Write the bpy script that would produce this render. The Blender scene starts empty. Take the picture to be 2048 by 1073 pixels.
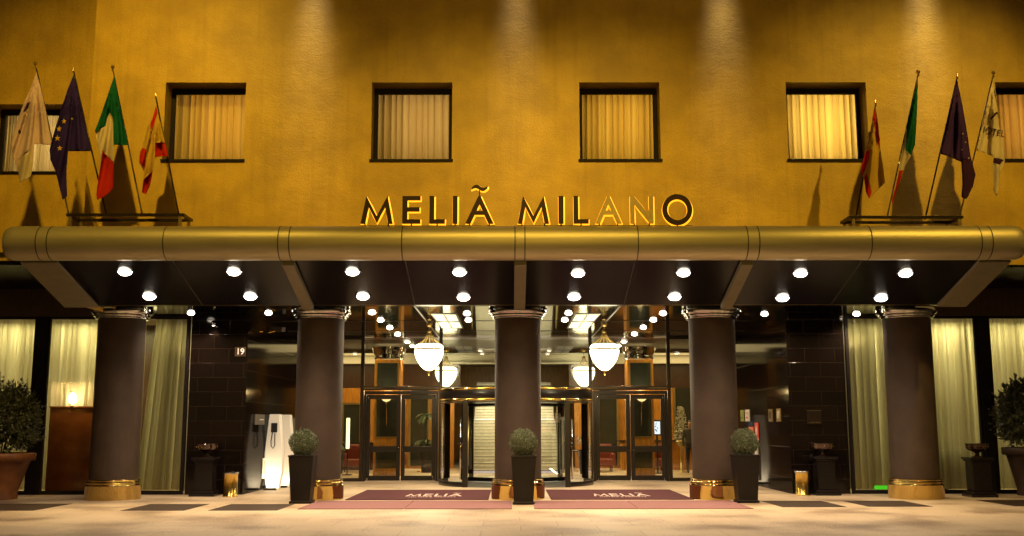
import bpy, math, random
from mathutils import Vector, Matrix
from mathutils.geometry import delaunay_2d_cdt
random.seed(7)
PI=math.pi; sin=math.sin; cos=math.cos
scn=bpy.context.scene; COL=scn.collection
# ------------------------------------------------------------------ camera
CX,CY,CZ=-0.1646,-23.4833,1.551; PIT,YAW,ROL,FOC=.1503,.002,-.001,2100.
Fv=Vector((sin(YAW)*cos(PIT),cos(YAW)*cos(PIT),sin(PIT)))
R0=Vector((cos(YAW),-sin(YAW),0)); U0=R0.cross(Fv)
Rv=cos(ROL)*R0+sin(ROL)*U0; Uv=-sin(ROL)*R0+cos(ROL)*U0
cd=bpy.data.cameras.new('camera'); cam=bpy.data.objects.new('camera',cd); COL.objects.link(cam)
cd.sensor_width=36; cd.lens=36*FOC/2048; cd.clip_end=500; cd.clip_start=.1
m=Matrix((Rv,Uv,-Fv)).transposed().to_4x4(); m.translation=(CX,CY,CZ); cam.matrix_world=m; scn.camera=cam
def at(u,v,ax,val):
    d=Fv*FOC+Rv*(u-1024)+Uv*(536.5-v); c=Vector((CX,CY,CZ)); return c+d*((val-c[ax])/d[ax])
def PX(u,v,Y): return at(u,v,1,Y)      # survey: sight line to a vertical plane
def GR(u,v,z=0): return at(u,v,2,z)    # survey: sight line to a level plane
# ------------------------------------------------------------------ materials
MATS={}
def mat(name,col=(.5,.5,.5),rough=.5,metal=0,spec=.5,noise=0,nscale=8,bump=0,bscale=20,emit=None,es=0,coat=0,col2=None,stretch=(1,1,1)):
    m=bpy.data.materials.new(name); m.use_nodes=True; N=m.node_tree.nodes; L=m.node_tree.links
    b=N['Principled BSDF']; b.inputs['Roughness'].default_value=rough; b.inputs['Metallic'].default_value=metal
    b.inputs['Specular IOR Level'].default_value=spec; b.inputs['Base Color'].default_value=(*col,1); b.inputs['Coat Weight'].default_value=coat
    tc=N.new('ShaderNodeTexCoord'); mp=N.new('ShaderNodeMapping'); mp.inputs['Scale'].default_value=stretch
    L.new(tc.outputs['Object'],mp.inputs['Vector'])
    if noise:
        n=N.new('ShaderNodeTexNoise'); n.inputs['Scale'].default_value=nscale; n.inputs['Detail'].default_value=6; L.new(mp.outputs[0],n.inputs['Vector'])
        r=N.new('ShaderNodeMapRange'); r.inputs['From Min'].default_value=.3; r.inputs['From Max'].default_value=.7; L.new(n.outputs['Fac'],r.inputs['Value'])
        mx=N.new('ShaderNodeMix'); mx.data_type='RGBA'; L.new(r.outputs[0],mx.inputs['Factor'])
        c2=col2 or tuple(c*(1-noise) for c in col)
        mx.inputs['A'].default_value=(*c2,1); mx.inputs['B'].default_value=(*col,1); L.new(mx.outputs['Result'],b.inputs['Base Color'])
    if bump:
        n=N.new('ShaderNodeTexNoise'); n.inputs['Scale'].default_value=bscale; n.inputs['Detail'].default_value=5; L.new(mp.outputs[0],n.inputs['Vector'])
        bp=N.new('ShaderNodeBump'); bp.inputs['Strength'].default_value=bump; bp.inputs['Distance'].default_value=.02; L.new(n.outputs['Fac'],bp.inputs['Height']); L.new(bp.outputs[0],b.inputs['Normal'])
    if emit: b.inputs['Emission Color'].default_value=(*emit,1); b.inputs['Emission Strength'].default_value=es
    MATS[name]=m; return m
def nodes(m): return m.node_tree.nodes,m.node_tree.links,m.node_tree.nodes['Principled BSDF']
# stucco
M_st=mat('ochre_stucco',(.56,.34,.05),.5,0,.5)
N,L,B=nodes(M_st); tc=N.new('ShaderNodeTexCoord')
n1=N.new('ShaderNodeTexNoise'); n1.inputs['Scale'].default_value=1.3; n1.inputs['Detail'].default_value=8; L.new(tc.outputs['Object'],n1.inputs['Vector'])
mx=N.new('ShaderNodeMix'); mx.data_type='RGBA'; mx.inputs['A'].default_value=(.47,.29,.022,1); mx.inputs['B'].default_value=(.62,.39,.028,1)
r=N.new('ShaderNodeMapRange'); r.inputs['From Min'].default_value=.36; r.inputs['From Max'].default_value=.62; L.new(n1.outputs['Fac'],r.inputs['Value']); L.new(r.outputs[0],mx.inputs['Factor'])
n4=N.new('ShaderNodeTexNoise'); n4.inputs['Scale'].default_value=45; n4.inputs['Detail'].default_value=3; L.new(tc.outputs['Object'],n4.inputs['Vector'])
mr=N.new('ShaderNodeMapRange'); mr.inputs['From Min'].default_value=.3; mr.inputs['From Max'].default_value=.7; mr.inputs['To Min'].default_value=.8; mr.inputs['To Max'].default_value=1.1; L.new(n4.outputs['Fac'],mr.inputs['Value'])
mm=N.new('ShaderNodeVectorMath'); mm.operation='SCALE'; L.new(mx.outputs['Result'],mm.inputs[0]); L.new(mr.outputs[0],mm.inputs['Scale']); ms=N.new('ShaderNodeMapping'); ms.inputs['Scale'].default_value=(5,5,.22); L.new(tc.outputs['Object'],ms.inputs['Vector'])
n5=N.new('ShaderNodeTexNoise'); n5.inputs['Scale'].default_value=1.6; n5.inputs['Detail'].default_value=5; L.new(ms.outputs[0],n5.inputs['Vector'])
m5=N.new('ShaderNodeMapRange'); m5.inputs['From Min'].default_value=.5; m5.inputs['From Max'].default_value=.75; m5.inputs['To Min'].default_value=1; m5.inputs['To Max'].default_value=.88; L.new(n5.outputs['Fac'],m5.inputs['Value'])
mv=N.new('ShaderNodeVectorMath'); mv.operation='SCALE'; L.new(mm.outputs[0],mv.inputs[0]); L.new(m5.outputs[0],mv.inputs['Scale']); L.new(mv.outputs[0],B.inputs['Base Color'])
mp=N.new('ShaderNodeMapping'); mp.inputs['Scale'].default_value=(1,1,1.8); L.new(tc.outputs['Object'],mp.inputs['Vector'])
n2=N.new('ShaderNodeTexNoise'); n2.inputs['Scale'].default_value=3.2; n2.inputs['Detail'].default_value=9; n2.inputs['Roughness'].default_value=.62; n2.inputs['Distortion'].default_value=.5; L.new(mp.outputs[0],n2.inputs['Vector'])
n3=N.new('ShaderNodeTexNoise'); n3.inputs['Scale'].default_value=28; n3.inputs['Detail'].default_value=4; L.new(tc.outputs['Object'],n3.inputs['Vector'])
b1=N.new('ShaderNodeBump'); b1.inputs['Strength'].default_value=.2; b1.inputs['Distance'].default_value=.045; L.new(n2.outputs['Fac'],b1.inputs['Height'])
b2=N.new('ShaderNodeBump'); b2.inputs['Strength'].default_value=.35; b2.inputs['Distance'].default_value=.012; L.new(n3.outputs['Fac'],b2.inputs['Height']); L.new(b1.outputs[0],b2.inputs['Normal']); L.new(b2.outputs[0],B.inputs['Normal'])
# paving
M_fl=mat('paving_stone',(.5,.4,.3),.42,0,.45)
N,L,B=nodes(M_fl); tc=N.new('ShaderNodeTexCoord')
n1=N.new('ShaderNodeTexNoise'); n1.inputs['Scale'].default_value=26; n1.inputs['Detail'].default_value=8; n1.inputs['Roughness'].default_value=.75; L.new(tc.outputs['Object'],n1.inputs['Vector'])
n2=N.new('ShaderNodeTexNoise'); n2.inputs['Scale'].default_value=.7; n2.inputs['Detail'].default_value=5; L.new(tc.outputs['Object'],n2.inputs['Vector'])
ad=N.new('ShaderNodeMath'); ad.operation='MULTIPLY_ADD'; ad.inputs[1].default_value=1.0; L.new(n2.outputs['Fac'],ad.inputs[0]); L.new(n1.outputs['Fac'],ad.inputs[2])
rp=N.new('ShaderNodeValToRGB'); rp.color_ramp.elements[0].position=.76; rp.color_ramp.elements[0].color=(.22,.15,.10,1); rp.color_ramp.elements[1].position=1.18; rp.color_ramp.elements[1].color=(.60,.47,.31,1)
e=rp.color_ramp.elements.new(.93); e.color=(.44,.325,.205,1); L.new(ad.outputs[0],rp.inputs['Fac'])
bk=N.new('ShaderNodeTexBrick'); bk.offset=.5; bk.inputs['Scale'].default_value=1; bk.inputs['Brick Width'].default_value=1.2; bk.inputs['Row Height'].default_value=.8; bk.inputs['Mortar Size'].default_value=.006
bk.inputs['Color1'].default_value=(1,1,1,1); bk.inputs['Color2'].default_value=(.88,.88,.88,1); bk.inputs['Mortar'].default_value=(.55,.48,.4,1); L.new(tc.outputs['Object'],bk.inputs['Vector'])
mu=N.new('ShaderNodeMix'); mu.data_type='RGBA'; mu.blend_type='MULTIPLY'; mu.inputs['Factor'].default_value=1; L.new(rp.outputs['Color'],mu.inputs['A']); L.new(bk.outputs['Color'],mu.inputs['B']); L.new(mu.outputs['Result'],B.inputs['Base Color'])
rr=N.new('ShaderNodeMapRange'); rr.inputs['To Min'].default_value=.28; rr.inputs['To Max'].default_value=.6; L.new(n2.outputs['Fac'],rr.inputs['Value']); L.new(rr.outputs[0],B.inputs['Roughness'])
# polished granite slabs with joints
def granite(name,rot):
    m=mat(name,(.02,.014,.013),.1,0,.5); N,L,B=nodes(m); tc=N.new('ShaderNodeTexCoord'); mp=N.new('ShaderNodeMapping'); mp.inputs['Rotation'].default_value=rot; L.new(tc.outputs['Object'],mp.inputs['Vector'])
    bk=N.new('ShaderNodeTexBrick'); bk.offset=.5; bk.inputs['Scale'].default_value=1; bk.inputs['Brick Width'].default_value=.72; bk.inputs['Row Height'].default_value=.34; bk.inputs['Mortar Size'].default_value=.0035
    bk.inputs['Color1'].default_value=(.015,.009,.007,1); bk.inputs['Color2'].default_value=(.009,.006,.005,1); bk.inputs['Mortar'].default_value=(.055,.036,.022,1); L.new(mp.outputs[0],bk.inputs['Vector'])
    n=N.new('ShaderNodeTexNoise'); n.inputs['Scale'].default_value=30; n.inputs['Detail'].default_value=6; L.new(tc.outputs['Object'],n.inputs['Vector'])
    mu=N.new('ShaderNodeMix'); mu.data_type='RGBA'; mu.blend_type='MULTIPLY'; mu.inputs['Factor'].default_value=.8; L.new(bk.outputs['Color'],mu.inputs['A']); L.new(n.outputs['Color'],mu.inputs['B']); L.new(mu.outputs['Result'],B.inputs['Base Color'])
    rr=N.new('ShaderNodeMapRange'); rr.inputs['To Min'].default_value=.04; rr.inputs['To Max'].default_value=.13; L.new(n.outputs['Fac'],rr.inputs['Value']); L.new(rr.outputs[0],B.inputs['Roughness'])
    bp=N.new('ShaderNodeBump'); bp.inputs['Strength'].default_value=.5; bp.inputs['Distance'].default_value=.004; bp.invert=True; L.new(bk.outputs['Fac'],bp.inputs['Height']); L.new(bp.outputs[0],B.inputs['Normal'])
    return m
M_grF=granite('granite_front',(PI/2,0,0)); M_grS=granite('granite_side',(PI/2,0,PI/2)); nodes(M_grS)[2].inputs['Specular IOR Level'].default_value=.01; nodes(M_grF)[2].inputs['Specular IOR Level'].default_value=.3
M_tube=mat('brushed_bronze_metal',(.46,.40,.24),.46,.65,.5,noise=.35,nscale=1.6,bump=.12,bscale=60,stretch=(.15,1,1))
M_joint=mat('dark_joint',(.02,.017,.012),.6)
M_beam=mat('beam_paint',(.15,.13,.075),.55,.1,.4,noise=.2,nscale=5)
M_soff=mat('soffit_lacquer',(.003,.002,.004),.22,0,.08,noise=.3,nscale=2)
M_ceil=mat('ceiling_mirror_panel',(.006,.007,.005),.06,0,.16,noise=.3,nscale=1)
M_col=mat('column_plaster',(.066,.043,.029),.5,0,.3,noise=.35,nscale=2.2,bump=.5,bscale=70)
M_chr=mat('polished_steel',(.52,.51,.50),.07,1,noise=.12,nscale=9,bump=.04,bscale=5)
M_brass=mat('polished_brass',(.84,.58,.14),.2,1,noise=.2,nscale=7,bump=.06,bscale=9)
M_gbase=mat('gilt_polished_base',(.56,.40,.13),.07,1,bump=.25,bscale=4)
M_blk=mat('black_metal',(.018,.014,.012),.3,.3,.5,noise=.3,nscale=6)
M_dbr=mat('dark_bronze',(.05,.035,.022),.32,.7,.5,noise=.3,nscale=6)
M_wfr=mat('window_frame_dark',(.013,.009,.008),.6,0,.15,noise=.3,nscale=9)
M_wood=mat('amber_wood',(.52,.22,.025),.3,0,.5,noise=.45,nscale=5,stretch=(3,3,.5))
M_face=mat('letter_face',(.03,.012,.012),.45,.2,.3,noise=.3,nscale=9)
M_dwood=mat('dark_wood',(.055,.022,.012),.3,0,.5,noise=.4,nscale=6,stretch=(2,2,.6))
M_dpan=mat('dark_panel',(.02,.024,.02),.2,0,.5,noise=.3,nscale=4)
M_white=mat('white_plaster',(.62,.6,.52),.5,0,.4,noise=.08,nscale=4)
M_marb=mat('stair_marble',(.80,.75,.64),.28,0,.5,noise=.22,nscale=7)
M_bmarb=mat('black_marble',(.012,.009,.008),.2,0,.35,noise=.6,nscale=9,col2=(.008,.006,.006),bump=.1,bscale=30)
M_plant=mat('planter_lacquer',(.009,.006,.005),.4,0,.25,noise=.3,nscale=5)
M_terra2=mat('dark_terracotta',(.045,.026,.016),.55,0,.3,noise=.4,nscale=6,bump=.15,bscale=30)
M_terra=mat('terracotta_glaze',(.17,.060,.018),.5,0,.4,noise=.4,nscale=6,bump=.15,bscale=30)
M_soil=mat('soil',(.03,.02,.012),.9,bump=.5,bscale=60)
M_leafb=mat('boxwood_leaf',(.085,.105,.035),.45,0,.5,noise=.55,nscale=14)
M_leafl=mat('laurel_leaf',(.055,.062,.025),.3,0,.6,noise=.5,nscale=9)
M_leafi=mat('indoor_leaf',(.06,.10,.035),.4,0,.5,noise=.4,nscale=9)
M_bark=mat('bark',(.06,.04,.025),.8,bump=.4,bscale=40)
M_matd=mat('maroon_carpet',(.10,.038,.042),.95,0,.1,noise=.22,nscale=70,bump=.5,bscale=160)
M_matp=mat('pink_carpet',(.30,.155,.155),.95,0,.1,noise=.2,nscale=60,bump=.5,bscale=160)
M_inl=mat('dark_brown_stone',(.05,.028,.015),.6,0,.3,noise=.4,nscale=30)
M_mlet=mat('cream_pile',(.60,.47,.40),.9)
M_wht=mat('white_gloss',(.8,.77,.68),.35,noise=.05,nscale=5)
M_red=mat('sign_red',(.7,.025,.015),.4,noise=.1,nscale=9)
M_org=mat('sign_orange',(.8,.16,.03),.4,noise=.1,nscale=9)
M_dark=mat('flat_black',(.01,.01,.01),.5)
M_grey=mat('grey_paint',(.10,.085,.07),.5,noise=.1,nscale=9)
M_sofa=mat('maroon_leather',(.20,.03,.015),.4,noise=.3,nscale=8)
M_gold=mat('gilded_plate',(.42,.32,.12),.3,.8,noise=.25,nscale=30,bump=.2,bscale=60)
M_amb=mat('amber_glass_bowl',(.045,.012,.005),.14,.4,.7,noise=.5,nscale=25,coat=.6)
def emis(name,c,s): return mat(name,(.8,.8,.8),.5,emit=c,es=s)
M_lamp=emis('lamp_glass',(1,.86,.68),22)
M_dgold=mat('aged_gilt',(.30,.2,.06),.4,.9,noise=.3,nscale=20)
M_lant=emis('lantern_glass',(1,.88,.55),6)
M_neon=emis('amber_neon',(1,.36,.006),2.1)
M_panl=emis('light_panel',(.98,1,.6),1.1)
M_led=emis('led_strip',(.5,.5,1),.6)
M_scr=emis('screen_blue',(.45,.65,1),1.8)
M_bowl=emis('sconce_glass',(1,.72,.35),1.7)
M_lampg=emis('warm_lamp_shade',(1,.85,.6),26)
M_orw=mat('orange_brown_wood',(.80,.25,.04),.45,noise=.4,nscale=3)
M_strip=emis('strip_lamp',(1,.9,.55),2.2)
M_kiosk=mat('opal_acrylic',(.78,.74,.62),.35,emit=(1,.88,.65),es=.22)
M_green=mat('green_plastic',(.08,.75,.03),.4,emit=(.06,.8,.02),es=.35)
# window glass: clear with fresnel reflection
def glassmat(name,tint,k=1.0):
    m=bpy.data.materials.new(name); m.use_nodes=True; N=m.node_tree.nodes; L=m.node_tree.links; N.remove(N['Principled BSDF'])
    t=N.new('ShaderNodeBsdfTransparent'); t.inputs[0].default_value=(*tint,1); g=N.new('ShaderNodeBsdfGlossy'); g.inputs['Roughness'].default_value=.015
    f=N.new('ShaderNodeFresnel'); f.inputs['IOR'].default_value=1.5; q=N.new('ShaderNodeMath'); q.operation='MULTIPLY'; q.use_clamp=True; q.inputs[1].default_value=k; L.new(f.outputs[0],q.inputs[0])
    mx=N.new('ShaderNodeMixShader'); L.new(q.outputs[0],mx.inputs[0]); L.new(t.outputs[0],mx.inputs[1]); L.new(g.outputs[0],mx.inputs[2]); L.new(mx.outputs[0],N['Material Output'].inputs['Surface']); return m
M_glass=glassmat('clear_glass',(.86,.87,.78),1.1)
def cloth(name,col,tr=.5,trc=None,ns=40):
    m=bpy.data.materials.new(name); m.use_nodes=True; N=m.node_tree.nodes; L=m.node_tree.links; N.remove(N['Principled BSDF'])
    d=N.new('ShaderNodeBsdfDiffuse'); t=N.new('ShaderNodeBsdfTranslucent'); mx=N.new('ShaderNodeMixShader'); mx.inputs[0].default_value=tr
    n=N.new('ShaderNodeTexNoise'); n.inputs['Scale'].default_value=ns; tc=N.new('ShaderNodeTexCoord'); L.new(tc.outputs['Object'],n.inputs['Vector'])
    c=N.new('ShaderNodeMix'); c.data_type='RGBA'; c.inputs['A'].default_value=(*[x*.8 for x in col],1); c.inputs['B'].default_value=(*col,1); L.new(n.outputs['Fac'],c.inputs['Factor'])
    L.new(c.outputs['Result'],d.inputs[0]); L.new(c.outputs['Result'],t.inputs[0])
    L.new(mx.outputs[0],N['Material Output'].inputs['Surface']); L.new(d.outputs[0],mx.inputs[1]); L.new(t.outputs[0],mx.inputs[2]); return m
M_cur=cloth('sheer_curtain',(.80,.74,.55),.55)
M_cur2=cloth('room_curtain',(.84,.68,.34),.58)
# ------------------------------------------------------------------ mesh builder
class MB:
    def __init__(s): s.v=[];s.f=[];s.mi=[];s.sm=[];s.mats=[]
    def mid(s,m):
        if m not in s.mats: s.mats.append(m)
        return s.mats.index(m)
    def add(s,vs,fs,m=None,smooth=False):
        k=len(s.v); s.v+= [tuple(p) for p in vs]; i=s.mid(m)
        for f in fs: s.f.append([k+a for a in f]); s.mi.append(i); s.sm.append(smooth)
        return s
    def box(s,a,b,m=None):
        x0,y0,z0=[min(p,q) for p,q in zip(a,b)]; x1,y1,z1=[max(p,q) for p,q in zip(a,b)]
        return s.add([(x0,y0,z0),(x1,y0,z0),(x1,y1,z0),(x0,y1,z0),(x0,y0,z1),(x1,y0,z1),(x1,y1,z1),(x0,y1,z1)],[(0,3,2,1),(4,5,6,7),(0,1,5,4),(1,2,6,5),(2,3,7,6),(3,0,4,7)],m)
    def quad(s,*p,m=None): return s.add(p,[tuple(range(len(p)))],m)
    def lathe(s,prof,c=(0,0,0),n=40,m=None,smooth=True,a0=0,a1=2*PI,cap=False):
        vs=[];fs=[];full=abs(a1-a0-2*PI)<1e-6; k=n if full else n+1
        for r,z in prof:
            for i in range(k):
                a=a0+(a1-a0)*i/n; vs.append((c[0]+r*cos(a),c[1]+r*sin(a),c[2]+z))
        for j in range(len(prof)-1):
            for i in range(n):
                a=j*k+i; b=j*k+(i+1)%k; fs.append((a,b,b+k,a+k))
        s.add(vs,fs,m,smooth)
        if cap: s.add(vs[:k],[tuple(range(k))[::-1]],m); s.add(vs[-k:],[tuple(range(k))],m)
        return s
    def tube(s,pts,r,n=8,m=None,closed=False,r1=None):
        pts=[Vector(p) for p in pts]; vs=[];fs=[];c=len(pts)
        for i,p in enumerate(pts):
            a=pts[i-1] if (i or closed) else p; b=pts[(i+1)%c] if (i<c-1 or closed) else p
            t=(b-a).normalized(); u=t.cross(Vector((0,1,0)));
            if u.length<.05: u=t.cross(Vector((1,0,0)))
            u.normalize(); w=t.cross(u); rr=r if r1 is None else r+(r1-r)*i/max(1,c-1)
            for k in range(n):
                q=2*PI*k/n; vs.append(p+u*rr*cos(q)+w*rr*sin(q))
        for i in range(c if closed else c-1):
            for k in range(n):
                a=i*n+k;b=i*n+(k+1)%n;j=((i+1)%c)*n; fs.append((a,b,j+(k+1)%n,j+k))
        if not closed: fs.append(tuple(range(n))[::-1]); fs.append(tuple((c-1)*n+k for k in range(n)))
        return s.add(vs,fs,m,True)
    def build(s,name,m=None,parent=None,bevel=0,solid=0):
        me=bpy.data.meshes.new(name); me.from_pydata(s.v,[],s.f)
        for mm in s.mats: me.materials.append(mm or m)
        for p,i,q in zip(me.polygons,s.mi,s.sm): p.material_index=i; p.use_smooth=q
        me.update(); o=bpy.data.objects.new(name,me); COL.objects.link(o)
        if parent: o.parent=parent; o.matrix_parent_inverse=Matrix.Translation(-origin(parent))
        if bevel: b=o.modifiers.new('bevel','BEVEL'); b.width=bevel; b.segments=2; b.limit_method='ANGLE'
        if solid: b=o.modifiers.new('solid','SOLIDIFY'); b.thickness=solid; b.offset=0
        return o
def origin(o): return Vector(o.location) if o.parent is None else Vector((0,0,0))
def thing(name,label,cat,loc=(0,0,0),group=None):
    o=bpy.data.objects.new(name,None); COL.objects.link(o); o.location=loc; o.empty_display_size=.2; return tag(o,label,cat,group)
def tag(o,label,cat=None,group=None):
    o['label']=label
    if cat:o['category']=cat
    if group:o['group']=group
    return o
def struct(o): o['kind']='structure'; return o
# world-space geometry is given to parts: the parent's offset is undone with the inverse matrix
def tree_copy(o,parent=None,loc=None,label=None):
    c=o.copy(); COL.objects.link(c)
    if parent: inv=o.matrix_parent_inverse.copy(); c.parent=parent; c.matrix_parent_inverse=inv
    if loc: c.location=loc
    if label: c['label']=label
    for ch in list(o.children): tree_copy(ch,c)
    return c
def lamp(name,kind,loc,power,col,parent=None,size=.1,rot=None,spot=None,blend=.6,sy=None):
    d=bpy.data.lights.new(name,kind); d.energy=power; d.color=col
    if kind=='AREA':
        d.size=size
        if sy: d.shape='RECTANGLE'; d.size_y=sy
    elif kind=='SPOT': d.shadow_soft_size=size; d.spot_size=spot; d.spot_blend=blend
    else: d.shadow_soft_size=size
    o=bpy.data.objects.new(name,d); COL.objects.link(o); o.location=loc
    if rot is not None: o.rotation_euler=rot
    if parent: o.parent=parent; o.matrix_parent_inverse=Matrix.Translation(-origin(parent))
    return o
def aim(o,t): o.rotation_euler=(Vector(t)-Vector(o.location)).to_track_quat('-Z','Y').to_euler()
def inside(p,poly):
    r=False
    for i in range(len(poly)):
        (x1,y1),(x2,y2)=poly[i-1],poly[i]
        if (y1>p[1])!=(y2>p[1]) and p[0]<(x2-x1)*(p[1]-y1)/(y2-y1)+x1: r=not r
    return r
# filled polygon with holes -> prism
def prism(mb,outer,holes,fn,d,m=None):
    pts=[];faces=[];
    for lp in [outer]+holes: faces.append(list(range(len(pts),len(pts)+len(lp)))); pts+= [Vector(p) for p in lp]
    v,e,f,ov,oe,of=delaunay_2d_cdt(pts,[],faces,0,1e-5); tri=[]
    for t in f:
        c=(sum(v[i][0] for i in t)/len(t),sum(v[i][1] for i in t)/len(t))
        if inside(c,outer) and not any(inside(c,h) for h in holes): tri.append(t)
    A=[fn(p[0],p[1],0) for p in v]; Bk=[fn(p[0],p[1],d) for p in v]; n=len(v)
    mb.add(A+Bk,[tuple(t) for t in tri]+[tuple(n+i for i in t[::-1]) for t in tri],m)
    for lp in [outer]+holes:
        k=len(lp); mb.add([fn(*p,0) for p in lp]+[fn(*p,d) for p in lp],[(i,i+k,(i+1)%k+k,(i+1)%k) for i in range(k)],m)
def bar(p,q,w):
    p=Vector(p);q=Vector(q);n=(q-p).normalized();n=Vector((-n.y,n.x))*w/2; return [p+n,q+n,q-n,p-n]
def circ(cx,cz,r,n=40): return [(cx+r*cos(2*PI*i/n),cz+r*sin(2*PI*i/n)) for i in range(n)]
t_=.17
LET={ # unit height, own width: (width, outer, holes)
'M':(1.12,[(0,0),(.16,0),(.27,.62),(.56,.02),(.85,.62),(.96,0),(1.12,0),(.93,1),(.56,.27),(.19,1)],[]),
'E':(.62,[(0,0),(.62,0),(.62,.15),(t_,.15),(t_,.44),(.59,.44),(.59,.59),(t_,.59),(t_,.85),(.62,.85),(.62,1),(0,1)],[]),
'L':(.55,[(0,0),(.55,0),(.55,.15),(t_,.15),(t_,1),(0,1)],[]),
'I':(t_,[(0,0),(t_,0),(t_,1),(0,1)],[]),
'A':(1.0,[(0,0),(.18,0),(.33,.32),(.67,.32),(.82,0),(1,0),(.54,1),(.46,1)],[[(.39,.46),(.5,.71),(.61,.46)]]),
'N':(.86,[(0,0),(.16,0),(.16,.70),(.72,0),(.86,0),(.86,1),(.70,1),(.70,.31),(.14,1),(0,1)],[]),
'O':(1.06,circ(.53,.5,.53),[circ(.53,.5,.36)])}
def tilde(cx,cz,w,t):
    up=[];dn=[]
    for i in range(17):
        s=i/16; x=cx+(s-.5)*w; z=cz+.22*w*sin(2*PI*s)*.55+(s-.5)*w*.12; th=t*(.5+.5*sin(PI*s)); up.append((x,z+th/2)); dn.append((x,z-th/2))
    return dn+up[::-1]
def text(name,body,loc,size,rot,m,parent,ext=.002,align='CENTER',sx=1,sy=1,off=0):
    c=bpy.data.curves.new(name,'FONT'); c.body=body; c.size=size; c.extrude=ext; c.align_x=align; c.align_y='CENTER'; c.offset=off
    o=bpy.data.objects.new(name+'_tmp',c); COL.objects.link(o); bpy.context.view_layer.update()
    me=bpy.data.meshes.new_from_object(o.evaluated_get(bpy.context.evaluated_depsgraph_get())); bpy.data.objects.remove(o)
    M=Matrix.Translation(loc)@rot.to_4x4()@Matrix.Diagonal((sx,sy,1,1)); me.transform(M); me.materials.clear(); me.materials.append(m)
    o=bpy.data.objects.new(name,me); COL.objects.link(o)
    if parent: o.parent=parent; o.matrix_parent_inverse=Matrix.Translation(-origin(parent))
    return o
UPR=Matrix.Rotation(PI/2,3,'X')      # text standing upright, facing -y
ORD=['first','second','third','fourth','fifth','sixth','seventh','eighth']
# ------------------------------------------------------------------ key levels
YW=-2.29; ZC=4.17; YG=7.54; YP=1.5
# ground
mb=MB(); mb.box((-60,-60,-.2),(60,30,0)); struct(mb.build('pavement',M_fl))
mb=MB(); mb.box((-60,-40,.001),(60,-12.5,.006)); struct(mb.build('road',mat('asphalt',(.05,.047,.045),.8,noise=.3,nscale=60,bump=.4,bscale=120)))
# ------------------------------------------------------------------ hotel building
H=thing('hotel_building','ochre stucco hotel front with square lit windows above dark granite entrance','building',(0,YP,0))
def wall(mb,x0,x1,z0,z1,y,holes,dep,m):
    xs=sorted({x0,x1,*[h[0] for h in holes],*[h[1] for h in holes]}); zs=sorted({z0,z1,*[h[2] for h in holes],*[h[3] for h in holes]})
    for a,b in zip(xs,xs[1:]):
        for c,d in zip(zs,zs[1:]):
            if any(h[0]<=a and b<=h[1] and h[2]<=c and d<=h[3] for h in holes): continue
            mb.quad((a,y,c),(b,y,c),(b,y,d),(a,y,d),m=m)
    for a,b,c,d in holes:
        a=max(a,x0);b=min(b,x1);c=max(c,z0)
        mb.quad((a,y,c),(a,y,d),(a,y+dep,d),(a,y+dep,c),m=m); mb.quad((b,y,c),(b,y+dep,c),(b,y+dep,d),(b,y,d),m=m)
        mb.quad((a,y,d),(b,y,d),(b,y+dep,d),(a,y+dep,d),m=m); mb.quad((a,y,c),(a,y+dep,c),(b,y+dep,c),(b,y,c),m=m)
WZ0,WZ1,WW=7.03,8.70,1.68
wx=[-6.53,-2.21,2.13,6.46]
holes=[(x-WW/2,x+WW/2,WZ0,WZ1) for x in wx]+[(10.02,11.7,WZ0,WZ1)]
mb=MB(); wall(mb,-8.92,9.08,4.0,14,YW,holes[:4],.48,M_st); wall(mb,9.08,14,4.82,14,YW,holes[4:],.48,M_st)
mb.quad((-8.92,YW,4.0),(-8.92,YW+1.3,4.0),(-8.92,YW+1.3,14),(-8.92,YW,14),m=M_st)
mb.quad((9.08,YW,4.0),(9.08,YW+.4,4.0),(9.08,YW+.4,4.82),(9.08,YW,4.82),m=M_st)
mb.build('upper_wall',M_st,H)
YL=-1.05; hl=(-11.6,-9.98,7.08,8.62)
mb=MB(); wall(mb,-14,-8.93,4.93,14,YL,[hl],.48,M_st); mb.box((-14,YL-.12,5.28),(-8.95,YL-.003,5.36),M_st); mb.build('side_wall',M_st,H)
def curtain(x0,x1,z0,z1,y,n,amp,m,parent,seed=1,gap=None,name='curtain',drift=0):
    R=random.Random(seed); N=int((x1-x0)/.006); ph=[R.uniform(0,6) for _ in range(3)]; mb=MB(); vs=[];rows=9
    for j in range(rows):
        t=j/(rows-1)
        for i in range(N+1):
            s=i/N; x=x0+(x1-x0)*s; w=s*n*2*PI
            yy=y+amp*(sin(w+1.1*sin(w*.23+ph[0]))+.4*sin(2*w+ph[1])+.3*sin(w*.37+ph[2]))*(1.15-.3*t)
            vs.append((x+drift*t*(1-s)+.006*sin(3*t+ph[2])+(x1-x0)/n*.30*sin(w+.8*sin(w*.23+ph[0])+1.6),yy,z0+(z1-z0)*t))
    fs=[]
    for j in range(rows-1):
        for i in range(N):
            if gap and gap[0]<x0+(x1-x0)*i/N<gap[1]: continue
            a=j*(N+1)+i; fs.append((a,a+1,a+N+2,a+N+1))
    mb.add(vs,fs,m,True); return mb.build(name,m,parent)
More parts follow.
